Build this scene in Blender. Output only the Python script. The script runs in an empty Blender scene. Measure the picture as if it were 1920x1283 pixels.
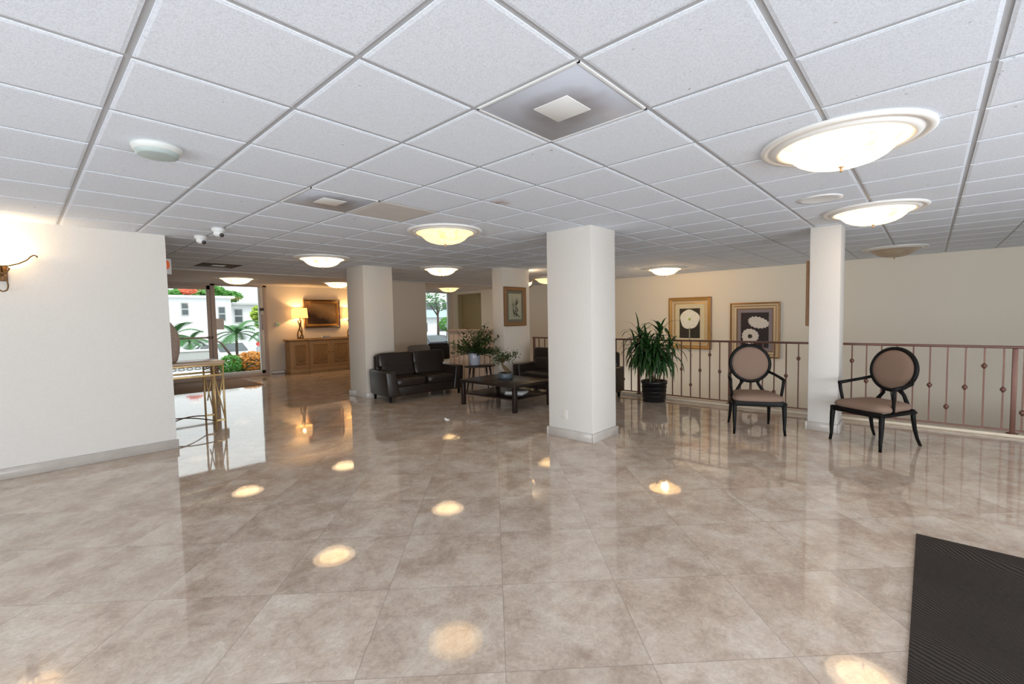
import bpy, bmesh, math, random
from mathutils import Vector, Matrix
random.seed(7)
PI = math.pi
scene = bpy.context.scene
COL = scene.collection
CEIL = 2.461
TILE = 0.61
GX, GY = 1.5607, 1.0455          # one corner of the ceiling grid
WALLX = 11.25                    # wall beyond the stair well
WALLY = 13.4                     # street front

# ------------------------------------------------------------------ materials
def lin(r, g, b):
    def f(c):
        c /= 255.0
        return c / 12.92 if c <= 0.04045 else ((c + 0.055) / 1.055) ** 2.4
    return (f(r), f(g), f(b), 1.0)

def new_mat(name):
    m = bpy.data.materials.new(name); m.use_nodes = True
    nt = m.node_tree
    b = nt.nodes['Principled BSDF']
    return m, nt, b

def N(nt, kind, **kw):
    n = nt.nodes.new(kind)
    for k, v in kw.items():
        if k in n.inputs: n.inputs[k].default_value = v
        else: setattr(n, k, v)
    return n

def mat(name, col, rough=0.5, metal=0.0, spec=0.5, vary=0.0, scale=20.0, bump=0.0, bscale=200.0, emit=None, estr=0.0, coat=0.0):
    m, nt, b = new_mat(name)
    b.inputs['Roughness'].default_value = rough
    b.inputs['Metallic'].default_value = metal
    b.inputs['Specular IOR Level'].default_value = spec
    b.inputs['Coat Weight'].default_value = coat
    tc = N(nt, 'ShaderNodeTexCoord')
    nz = N(nt, 'ShaderNodeTexNoise', Scale=scale, Detail=4.0)
    nt.links.new(tc.outputs['Object'], nz.inputs['Vector'])
    mx = N(nt, 'ShaderNodeMix', data_type='RGBA')
    d = 1.0 - vary
    mx.inputs[6].default_value = (col[0]*d, col[1]*d, col[2]*d, 1)
    u = 1.0 + vary
    mx.inputs[7].default_value = (min(1, col[0]*u), min(1, col[1]*u), min(1, col[2]*u), 1)
    nt.links.new(nz.outputs['Fac'], mx.inputs[0])
    nt.links.new(mx.outputs[2], b.inputs['Base Color'])
    if bump:
        n2 = N(nt, 'ShaderNodeTexNoise', Scale=bscale, Detail=3.0)
        nt.links.new(tc.outputs['Object'], n2.inputs['Vector'])
        bp = N(nt, 'ShaderNodeBump', Strength=bump, Distance=0.004)
        nt.links.new(n2.outputs['Fac'], bp.inputs['Height'])
        nt.links.new(bp.outputs['Normal'], b.inputs['Normal'])
    if emit:
        b.inputs['Emission Color'].default_value = emit
        b.inputs['Emission Strength'].default_value = estr
    return m

M = {}
def wall_mat(name, col):
    return mat(name, col, rough=0.75, spec=0.25, vary=0.05, scale=60, bump=0.25, bscale=260)
M['wall'] = wall_mat('wallpaper_cream', lin(216, 208, 196))
M['wall_light'] = wall_mat('wallpaper_ivory', lin(216, 212, 206))
M['wall_back'] = wall_mat('wallpaper_flecked', lin(230, 223, 208))
M['wall_alcove_shade'] = wall_mat('olive_alcove_shade', lin(176, 164, 128))  # shade of the recess put into a darker olive wall colour
M['ceiling_plain'] = mat('ceiling_plaster', lin(216, 212, 208), rough=0.9, spec=0.1, vary=0.02)
M['tbar'] = mat('ceiling_tbar', lin(176, 178, 182), rough=0.5, spec=0.3)
M['brown_tile'] = mat('ceiling_tile_soiled', lin(202, 198, 194), rough=0.9, spec=0.1, vary=0.06, scale=4)
M['white_plastic'] = mat('white_plastic', lin(226, 228, 228), rough=0.4)
M['pale_plastic'] = mat('pale_plastic', lin(206, 210, 208), rough=0.4)
M['plaster'] = mat('white_plaster', lin(232, 231, 228), rough=0.55, spec=0.3)
M['iron'] = mat('bronzed_iron', lin(112, 78, 66), rough=0.4, metal=0.35, vary=0.2, scale=40)
M['handrail'] = mat('stained_handrail', lin(104, 66, 54), rough=0.3, vary=0.2, scale=30)
M['black_wood'] = mat('black_lacquer', lin(11, 10, 10), rough=0.5, spec=0.2, vary=0.15)
M['dark_wood'] = mat('espresso_wood', lin(40, 30, 26), rough=0.28, vary=0.2, scale=12)
M['taupe'] = mat('taupe_fabric', lin(134, 112, 98), rough=0.85, spec=0.15, vary=0.08, scale=250, bump=0.2, bscale=500)
M['leather'] = mat('dark_brown_leather', lin(38, 29, 24), rough=0.34, spec=0.45, vary=0.18, scale=14, bump=0.18, bscale=160)
M['seam'] = mat('leather_seam', lin(30, 25, 24), rough=0.6)
M['black_pot'] = mat('black_nursery_pot', lin(24, 24, 26), rough=0.35, vary=0.1)
M['soil'] = mat('potting_soil', lin(46, 34, 26), rough=0.95, spec=0.05, vary=0.4, scale=80)
M['leaf_dark'] = mat('leaf_dark_green', lin(38, 74, 30), rough=0.35, spec=0.5, vary=0.45, scale=6)
M['leaf_olive'] = mat('leaf_olive_green', lin(72, 88, 46), rough=0.5, vary=0.5, scale=10)
M['leaf_bright'] = mat('leaf_bright_green', lin(84, 146, 58), rough=0.6, vary=0.4, scale=3)
M['leaf_mid'] = mat('leaf_mid_green', lin(70, 122, 66), rough=0.6, vary=0.45, scale=3)
M['leaf_yellow'] = mat('leaf_yellow_green', lin(160, 186, 70), rough=0.6, vary=0.3, scale=3)
M['leaf_orange'] = mat('leaf_orange', lin(214, 146, 60), rough=0.6, vary=0.5, scale=5)
M['flame'] = mat('flame_blossom', lin(236, 110, 84), rough=0.7, vary=0.2, scale=2)
M['stem'] = mat('plant_stem', lin(110, 88, 60), rough=0.8, vary=0.3)
M['bark'] = mat('tree_bark', lin(92, 80, 70), rough=0.9, vary=0.35, scale=8)
M['blue_pot'] = mat('grey_blue_glaze', lin(166, 169, 178), rough=0.2, spec=0.6, vary=0.08, scale=15)
M['slate_pot'] = mat('slate_blue_glaze', lin(84, 94, 102), rough=0.3, vary=0.1)
M['paper'] = mat('white_paper', lin(228, 226, 224), rough=0.7, vary=0.04)
M['gold'] = mat('gilt_frame', lin(214, 172, 104), rough=0.32, metal=0.75, vary=0.15, scale=30)
M['gold_dark'] = mat('antique_gilt', lin(150, 112, 70), rough=0.4, metal=0.55, vary=0.25, scale=30)
M['gold_brown'] = mat('brown_gilt', lin(128, 94, 62), rough=0.5, metal=0.3, vary=0.2, scale=30)
M['champagne'] = mat('champagne_liner', lin(206, 186, 152), rough=0.45, metal=0.3, vary=0.1, scale=30)
M['mat_cream'] = mat('mount_cream', lin(212, 202, 170), rough=0.8, vary=0.03)
M['mat_lilac'] = mat('mount_grey_lilac', lin(140, 130, 132), rough=0.8, vary=0.03)
M['mat_sage'] = mat('mount_sage', lin(110, 104, 88), rough=0.8, vary=0.03)
M['print_dark'] = mat('print_dark_green', lin(52, 50, 44), rough=0.35, vary=0.4, scale=9)
M['print_plum'] = mat('print_dark_plum', lin(44, 34, 36), rough=0.35, vary=0.3, scale=9)
M['print_sage'] = mat('print_sage', lin(150, 152, 132), rough=0.4, vary=0.12, scale=12)
M['ink'] = mat('print_ink', lin(58, 54, 44), rough=0.6, vary=0.3)
M['petal'] = mat('print_petal', lin(236, 238, 222), rough=0.5, vary=0.22, scale=25)
M['petal_grey'] = mat('print_petal_grey', lin(214, 208, 200), rough=0.5, vary=0.25, scale=40)
M['oak'] = mat('limed_oak', lin(182, 146, 104), rough=0.5, vary=0.22, scale=14)
M['oak_dark'] = mat('limed_oak_groove', lin(134, 100, 66), rough=0.6, vary=0.2, scale=14)
M['bronze'] = mat('lamp_bronze', lin(108, 76, 40), rough=0.35, metal=0.6, vary=0.3)
M['beadboard'] = mat('beadboard_panel', lin(218, 194, 172), rough=0.55, vary=0.06, scale=6)
M['beadcap'] = mat('beadboard_cap', lin(190, 164, 144), rough=0.5, vary=0.08)
M['frame_grey'] = mat('aluminium_taupe', lin(190, 176, 168), rough=0.45, metal=0.0)
M['frame_white'] = mat('frame_white', lin(216, 218, 216), rough=0.4)
M['dark_grey'] = mat('dark_grey_metal', lin(70, 68, 66), rough=0.4, metal=0.3)
M['gold_table'] = mat('brushed_gold_iron', lin(206, 176, 124), rough=0.38, metal=0.5, vary=0.15, scale=25)
M['stone_top'] = mat('table_stone', lin(190, 164, 138), rough=0.25, vary=0.15, scale=18)
M['scroll'] = mat('dark_scrollwork', lin(96, 68, 44), rough=0.5, metal=0.4)
M['speckle'] = mat('speckled_stoneware', lin(178, 160, 150), rough=0.5, vary=0.6, scale=55)
M['wire'] = mat('dark_wire', lin(54, 44, 42), rough=0.5)
M['chair_black'] = mat('black_fabric', lin(28, 24, 23), rough=0.7)
M['mesh_grey'] = mat('grey_mesh', lin(112, 108, 108), rough=0.6, vary=0.2, scale=300)
M['mat_brown'] = mat('door_mat_brown', lin(148, 132, 120), rough=0.95, spec=0.05, vary=0.15, scale=60)
M['red'] = mat('alarm_red', lin(214, 96, 50), rough=0.3, emit=lin(232, 110, 60), estr=0.25)
M['red_paint'] = mat('red_paint', lin(216, 74, 64), rough=0.5)
M['green_led'] = mat('green_led', lin(60, 150, 60), rough=0.3, emit=lin(70, 170, 70), estr=0.5)
M['build_white'] = mat('stucco_white', lin(240, 242, 244), rough=0.9, vary=0.02)
M['build_grey'] = mat('stucco_grey', lin(196, 198, 196), rough=0.9, vary=0.05)
M['glass_dark'] = mat('window_glass_dark', lin(88, 96, 100), rough=0.15, vary=0.3, scale=1)
M['aqua'] = mat('balcony_aqua', lin(204, 226, 232), rough=0.4)
M['asphalt'] = mat('asphalt', lin(150, 150, 150), rough=0.95, vary=0.08, scale=3)
M['pave'] = mat('white_paving', lin(238, 238, 238), rough=0.9, vary=0.03)
M['car_white'] = mat('car_paint_white', lin(236, 238, 240), rough=0.2, coat=0.4)
M['car_silver'] = mat('car_paint_silver', lin(168, 172, 182), rough=0.25, metal=0.4)
M['car_dark'] = mat('car_paint_dark', lin(66, 66, 84), rough=0.2, coat=0.4)
M['tyre'] = mat('tyre', lin(30, 30, 32), rough=0.9)
M['lamp_metal'] = mat('lamp_finial', lin(170, 140, 110), rough=0.4, metal=0.4)

# acoustic ceiling tile: fine fissured texture
def ceiling_tile():
    m, nt, b = new_mat('acoustic_tile')
    tc = N(nt, 'ShaderNodeTexCoord')
    nz = N(nt, 'ShaderNodeTexNoise', Scale=170.0, Detail=6.0, Roughness=0.7)
    nt.links.new(tc.outputs['Object'], nz.inputs['Vector'])
    r = N(nt, 'ShaderNodeValToRGB')
    r.color_ramp.elements[0].position = 0.30; r.color_ramp.elements[0].color = lin(198, 205, 215)
    r.color_ramp.elements[1].position = 0.55; r.color_ramp.elements[1].color = lin(229, 236, 246)
    nt.links.new(nz.outputs['Fac'], r.inputs['Fac'])
    # sparse dark specks
    vo = N(nt, 'ShaderNodeTexNoise', Scale=16.0, Detail=2.0, Roughness=0.6)
    nt.links.new(tc.outputs['Object'], vo.inputs['Vector'])
    r2 = N(nt, 'ShaderNodeValToRGB')
    r2.color_ramp.elements[0].position = 0.742; r2.color_ramp.elements[0].color = (0, 0, 0, 1)
    r2.color_ramp.elements[1].position = 0.765; r2.color_ramp.elements[1].color = (0.6, 0.6, 0.6, 1)
    nt.links.new(vo.outputs['Fac'], r2.inputs['Fac'])
    mx = N(nt, 'ShaderNodeMix', data_type='RGBA')
    nt.links.new(r2.outputs['Color'], mx.inputs[0])
    nt.links.new(r.outputs['Color'], mx.inputs[6])
    mx.inputs[7].default_value = lin(110, 104, 98)
    # one rusty water stain
    sp = N(nt, 'ShaderNodeVectorMath', operation='DISTANCE')
    nzw = N(nt, 'ShaderNodeTexNoise', Scale=14.0, Detail=3.0)
    nt.links.new(tc.outputs['Object'], nzw.inputs['Vector'])
    ad = N(nt, 'ShaderNodeVectorMath', operation='MULTIPLY_ADD')
    nt.links.new(nzw.outputs['Color'], ad.inputs[0])
    ad.inputs[1].default_value = (0.22, 0.22, 0.0)
    nt.links.new(tc.outputs['Object'], ad.inputs[2])
    nt.links.new(ad.outputs[0], sp.inputs[0])
    sp.inputs[1].default_value = (2.95 + 0.11, 2.80 + 0.11, CEIL)
    r3 = N(nt, 'ShaderNodeValToRGB')
    r3.color_ramp.elements[0].position = 0.0; r3.color_ramp.elements[0].color = (0.75, 0.75, 0.75, 1)
    r3.color_ramp.elements[1].position = 0.11; r3.color_ramp.elements[1].color = (0, 0, 0, 1)
    nt.links.new(sp.outputs['Value'], r3.inputs['Fac'])
    mx2 = N(nt, 'ShaderNodeMix', data_type='RGBA')
    nt.links.new(r3.outputs['Color'], mx2.inputs[0])
    nt.links.new(mx.outputs[2], mx2.inputs[6])
    mx2.inputs[7].default_value = lin(150, 104, 84)
    nt.links.new(mx2.outputs[2], b.inputs['Base Color'])
    b.inputs['Roughness'].default_value = 0.9
    b.inputs['Specular IOR Level'].default_value = 0.1
    bp = N(nt, 'ShaderNodeBump', Strength=0.22, Distance=0.004)
    nt.links.new(nz.outputs['Fac'], bp.inputs['Height'])
    nt.links.new(bp.outputs['Normal'], b.inputs['Normal'])
    return m
M['tile'] = ceiling_tile()

# polished marble floor, 61 cm slabs laid on the diagonal
def marble(name, tiled=True):
    m, nt, b = new_mat(name)
    L = nt.links.new
    tc = N(nt, 'ShaderNodeTexCoord')
    mp = N(nt, 'ShaderNodeMapping')
    mp.inputs['Rotation'].default_value = (0, 0, -PI/4)
    L(tc.outputs['Object'], mp.inputs['Vector'])
    sx = N(nt, 'ShaderNodeSeparateXYZ'); L(mp.outputs[0], sx.inputs[0])
    def math_(op, a, bb):
        n = N(nt, 'ShaderNodeMath', operation=op)
        for i, s in enumerate((a, bb)):
            if s is None: continue
            if isinstance(s, (int, float)): n.inputs[i].default_value = s
            else: L(s, n.inputs[i])
        return n.outputs[0]
    # rotated axes: u=(x+y)/sqrt2, v=(y-x)/sqrt2
    u = math_('DIVIDE', math_('SUBTRACT', sx.outputs[0], 0.567), TILE)
    v = math_('DIVIDE', math_('ADD', sx.outputs[1], 0.025), TILE)
    fu, fv = math_('FLOOR', u, None), math_('FLOOR', v, None)
    cv = N(nt, 'ShaderNodeCombineXYZ'); L(fu, cv.inputs[0]); L(fv, cv.inputs[1])
    wn = N(nt, 'ShaderNodeTexWhiteNoise', noise_dimensions='3D'); L(cv.outputs[0], wn.inputs[0])
    off = N(nt, 'ShaderNodeVectorMath', operation='MULTIPLY_ADD')
    L(wn.outputs['Color'], off.inputs[0]); off.inputs[1].default_value = (37, 37, 37) if tiled else (0, 0, 0)
    L(tc.outputs['Object'], off.inputs[2])
    n1 = N(nt, 'ShaderNodeTexNoise', Scale=3.4, Detail=10.0, Roughness=0.70, Distortion=0.25); L(off.outputs[0], n1.inputs['Vector'])
    n2 = N(nt, 'ShaderNodeTexNoise', Scale=26.0, Detail=8.0, Roughness=0.72, Distortion=1.6); L(off.outputs[0], n2.inputs['Vector'])
    r = N(nt, 'ShaderNodeValToRGB')
    e = r.color_ramp.elements
    e[0].position = 0.32; e[0].color = lin(170, 150, 134)
    e[1].position = 0.66; e[1].color = lin(214, 203, 190)
    k = e.new(0.48); k.color = lin(194, 177, 161)
    L(n1.outputs['Fac'], r.inputs['Fac'])
    r2 = N(nt, 'ShaderNodeValToRGB')
    r2.color_ramp.elements[0].position = 0.40; r2.color_ramp.elements[0].color = (0.90, 0.89, 0.88, 1)
    r2.color_ramp.elements[1].position = 0.66; r2.color_ramp.elements[1].color = (1.14, 1.13, 1.12, 1)
    L(n2.outputs['Fac'], r2.inputs['Fac'])
    mu = N(nt, 'ShaderNodeMix', data_type='RGBA', blend_type='MULTIPLY'); mu.inputs[0].default_value = 1.0
    L(r.outputs['Color'], mu.inputs[6]); L(r2.outputs['Color'], mu.inputs[7])
    tv = N(nt, 'ShaderNodeMapRange'); L(wn.outputs['Value'], tv.inputs[0])
    tv.inputs[3].default_value = 0.95; tv.inputs[4].default_value = 1.05
    if not tiled: tv.inputs[3].default_value = tv.inputs[4].default_value = 1.0
    mv = N(nt, 'ShaderNodeMix', data_type='RGBA', blend_type='MULTIPLY'); mv.inputs[0].default_value = 1.0
    L(mu.outputs[2], mv.inputs[6]); L(tv.outputs[0], mv.inputs[7])
    col = mv.outputs[2]
    if tiled:
        def edge(w):
            f = math_('FRACT', w, None)
            return math_('MINIMUM', f, math_('SUBTRACT', 1.0, f))
        d = math_('MINIMUM', edge(u), edge(v))
        j = math_('LESS_THAN', d, 0.0030)
        mj = N(nt, 'ShaderNodeMix', data_type='RGBA')
        jf = math_('MULTIPLY', j, 0.45)
        L(jf, mj.inputs[0]); L(col, mj.inputs[6]); mj.inputs[7].default_value = lin(112, 100, 92)
        col = mj.outputs[2]
    L(col, b.inputs['Base Color'])
    rr = N(nt, 'ShaderNodeMapRange'); L(n1.outputs['Fac'], rr.inputs[0])
    rr.inputs[3].default_value = 0.015; rr.inputs[4].default_value = 0.055
    L(rr.outputs[0], b.inputs['Roughness'])
    b.inputs['IOR'].default_value = 1.6
    b.inputs['Specular IOR Level'].default_value = 0.62
    # slabs are never perfectly coplanar
    n3 = N(nt, 'ShaderNodeTexNoise', Scale=1.6, Detail=1.0); L(off.outputs[0], n3.inputs['Vector'])
    bp = N(nt, 'ShaderNodeBump', Strength=0.03, Distance=0.02)
    L(n3.outputs['Fac'], bp.inputs['Height']); L(bp.outputs['Normal'], b.inputs['Normal'])
    return m
M['marble'] = marble('polished_marble', True)
M['marble_base'] = mat('marble_skirting', lin(190, 183, 176), rough=0.2, vary=0.22, scale=6)
M['marble_curb'] = mat('marble_curb', lin(214, 200, 178), rough=0.25, vary=0.08, scale=9)

def rubber_mat():
    m, nt, b = new_mat('ribbed_rubber_mat')
    L = nt.links.new
    tc = N(nt, 'ShaderNodeTexCoord')
    nw = N(nt, 'ShaderNodeTexNoise', Scale=2.0, Detail=0.0, Roughness=0.4); L(tc.outputs['Object'], nw.inputs['Vector'])
    wa = N(nt, 'ShaderNodeVectorMath', operation='MULTIPLY_ADD'); L(nw.outputs['Color'], wa.inputs[0]); wa.inputs[1].default_value = (0.34, 0.34, 0.0)
    L(tc.outputs['Object'], wa.inputs[2])
    w = N(nt, 'ShaderNodeTexWave', wave_type='BANDS', bands_direction='X')
    w.inputs['Scale'].default_value = 17.0; w.inputs['Distortion'].default_value = 1.5
    w.inputs['Detail'].default_value = 1.0; w.inputs['Detail Scale'].default_value = 1.0
    mpw = N(nt, 'ShaderNodeMapping'); mpw.inputs['Rotation'].default_value = (0, 0, math.radians(35)); L(wa.outputs[0], mpw.inputs['Vector'])
    L(mpw.outputs[0], w.inputs['Vector'])
    r = N(nt, 'ShaderNodeValToRGB')
    r.color_ramp.elements[0].color = lin(34, 29, 26); r.color_ramp.elements[1].color = lin(68, 60, 54)
    L(w.outputs['Fac'], r.inputs['Fac']); L(r.outputs['Color'], b.inputs['Base Color'])
    b.inputs['Roughness'].default_value = 0.85
    b.inputs['Specular IOR Level'].default_value = 0.2
    bp = N(nt, 'ShaderNodeBump', Strength=0.8, Distance=0.006)
    L(w.outputs['Fac'], bp.inputs['Height']); L(bp.outputs['Normal'], b.inputs['Normal'])
    return m
M['rubber'] = rubber_mat()

def diffuser_mat(name, dirt, reach):
    m, nt, b = new_mat(name)
    L = nt.links.new
    tc = N(nt, 'ShaderNodeTexCoord')
    vo = N(nt, 'ShaderNodeTexVoronoi', Scale=1.0); vo.inputs['Randomness'].default_value = 0.0
    mp = N(nt, 'ShaderNodeMapping'); mp.inputs['Scale'].default_value = (150, 150, 0)
    L(tc.outputs['Object'], mp.inputs['Vector']); L(mp.outputs[0], vo.inputs['Vector'])
    r = N(nt, 'ShaderNodeValToRGB')
    r.color_ramp.elements[0].position = 0.22; r.color_ramp.elements[0].color = lin(138, 140, 148)
    r.color_ramp.elements[1].position = 0.36; r.color_ramp.elements[1].color = lin(196, 202, 214)
    L(vo.outputs['Distance'], r.inputs['Fac'])
    # dust that settled in a ring around the middle plate
    ln = N(nt, 'ShaderNodeVectorMath', operation='LENGTH')
    nz = N(nt, 'ShaderNodeTexNoise', Scale=7.0, Detail=3.0); L(tc.outputs['Object'], nz.inputs['Vector'])
    ad = N(nt, 'ShaderNodeVectorMath', operation='MULTIPLY_ADD'); L(nz.outputs['Color'], ad.inputs[0])
    ad.inputs[1].default_value = (0.16, 0.16, 0); 
    sh = N(nt, 'ShaderNodeVectorMath', operation='SUBTRACT'); L(tc.outputs['Object'], sh.inputs[0]); sh.inputs[1].default_value = (0.10, 0.07, 0)
    L(sh.outputs[0], ad.inputs[2]); L(ad.outputs[0], ln.inputs[0])
    r2 = N(nt, 'ShaderNodeValToRGB')
    e = r2.color_ramp.elements
    e[0].position = 0.09; e[0].color = (dirt, dirt, dirt, 1)
    e[1].position = reach; e[1].color = (0, 0, 0, 1)
    L(ln.outputs['Value'], r2.inputs['Fac'])
    mx = N(nt, 'ShaderNodeMix', data_type='RGBA'); L(r2.outputs['Color'], mx.inputs[0]); L(r.outputs['Color'], mx.inputs[6])
    mx.inputs[7].default_value = lin(104, 88, 76)
    L(mx.outputs[2], b.inputs['Base Color']); b.inputs['Roughness'].default_value = 0.5
    return m
M['diffuser'] = diffuser_mat('perforated_diffuser', 0.62, 0.24)
M['diffuser_sooty'] = mat('sooty_diffuser', lin(92, 80, 70), rough=0.7, spec=0.1, vary=0.25, scale=8)

def landscape_mat():
    m, nt, b = new_mat('oil_landscape')
    L = nt.links.new
    tc = N(nt, 'ShaderNodeTexCoord')
    sp = N(nt, 'ShaderNodeSeparateXYZ'); L(tc.outputs['Object'], sp.inputs[0])
    nz = N(nt, 'ShaderNodeTexNoise', Scale=3.5, Detail=6.0, Roughness=0.6); L(tc.outputs['Object'], nz.inputs['Vector'])
    # height above a slope that falls away from the left
    a = N(nt, 'ShaderNodeMath', operation='MULTIPLY_ADD'); L(sp.outputs[0], a.inputs[0]); a.inputs[1].default_value = 0.45; L(sp.outputs[2], a.inputs[2])
    c = N(nt, 'ShaderNodeMath', operation='MULTIPLY_ADD'); L(nz.outputs['Fac'], c.inputs[0]); c.inputs[1].default_value = 0.35; L(a.outputs[0], c.inputs[2])
    r = N(nt, 'ShaderNodeValToRGB'); e = r.color_ramp.elements
    e[0].position = 0.0; e[0].color = lin(62, 44, 28)
    e[1].position = 1.0; e[1].color = lin(120, 94, 62)
    for p, q in ((0.30, lin(56, 38, 24)), (0.42, lin(120, 92, 64)), (0.55, lin(150, 118, 80)), (0.72, lin(172, 140, 98))):
        k = e.new(p); k.color = q
    mr = N(nt, 'ShaderNodeMapRange'); L(c.outputs[0], mr.inputs[0])
    mr.inputs[1].default_value = -0.25; mr.inputs[2].default_value = 0.60
    L(mr.outputs[0], r.inputs['Fac']); L(r.outputs['Color'], b.inputs['Base Color'])
    b.inputs['Roughness'].default_value = 0.5
    return m
M['landscape'] = landscape_mat()

def glass_mat(name, tint=(0.95, 0.97, 0.96, 1)):
    m = bpy.data.materials.new(name); m.use_nodes = True
    nt = m.node_tree; nt.nodes.clear(); L = nt.links.new
    out = N(nt, 'ShaderNodeOutputMaterial')
    tr = N(nt, 'ShaderNodeBsdfTransparent'); tr.inputs[0].default_value = tint
    gl = N(nt, 'ShaderNodeBsdfGlossy'); gl.inputs['Roughness'].default_value = 0.02
    fr = N(nt, 'ShaderNodeFresnel', IOR=1.45)
    mx = N(nt, 'ShaderNodeMixShader')
    L(fr.outputs[0], mx.inputs[0]); L(tr.outputs[0], mx.inputs[1]); L(gl.outputs[0], mx.inputs[2]); L(mx.outputs[0], out.inputs[0])
    return m
M['pane'] = glass_mat('window_glass')

# alabaster glass: glows and lets part of the bulb light through
def alabaster(name, col, strength, through=0.35):
    m = bpy.data.materials.new(name); m.use_nodes = True
    nt = m.node_tree; nt.nodes.clear(); L = nt.links.new
    out = N(nt, 'ShaderNodeOutputMaterial')
    tc = N(nt, 'ShaderNodeTexCoord')
    nz = N(nt, 'ShaderNodeTexNoise', Scale=9.0, Detail=4.0, Distortion=1.2); L(tc.outputs['Object'], nz.inputs['Vector'])
    r = N(nt, 'ShaderNodeValToRGB')
    r.color_ramp.elements[0].position = 0.30; r.color_ramp.elements[0].color = (col[0]*0.62, col[1]*0.45, col[2]*0.30, 1)
    r.color_ramp.elements[1].position = 0.46; r.color_ramp.elements[1].color = col
    L(nz.outputs['Fac'], r.inputs['Fac'])
    em = N(nt, 'ShaderNodeEmission', Strength=strength); L(r.outputs['Color'], em.inputs[0])
    tr = N(nt, 'ShaderNodeBsdfTransparent'); tr.inputs[0].default_value = (1.0, 0.86, 0.66, 1)
    df = N(nt, 'ShaderNodeBsdfDiffuse'); df.inputs[0].default_value = lin(206, 186, 150)
    m1 = N(nt, 'ShaderNodeMixShader'); m1.inputs[0].default_value = through
    L(df.outputs[0], m1.inputs[1]); L(tr.outputs[0], m1.inputs[2])
    ad = N(nt, 'ShaderNodeAddShader'); L(m1.outputs[0], ad.inputs[0]); L(em.outputs[0], ad.inputs[1])
    L(ad.outputs[0], out.inputs[0])
    return m
M['bowl_bright'] = alabaster('alabaster_bright', (1.0, 0.80, 0.54, 1), 1.7)
M['bowl_warm'] = alabaster('alabaster_warm', (1.0, 0.72, 0.36, 1), 1.15)
M['bowl_wash'] = alabaster('alabaster_amber', (1.0, 0.70, 0.32, 1), 1.1, through=0.22)
M['bowl_off'] = mat('alabaster_unlit', lin(176, 158, 136), rough=0.35, vary=0.3, scale=9)
M['shade'] = alabaster('lamp_shade_linen', (1.0, 0.56, 0.20, 1), 0.95, through=0.12)

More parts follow.
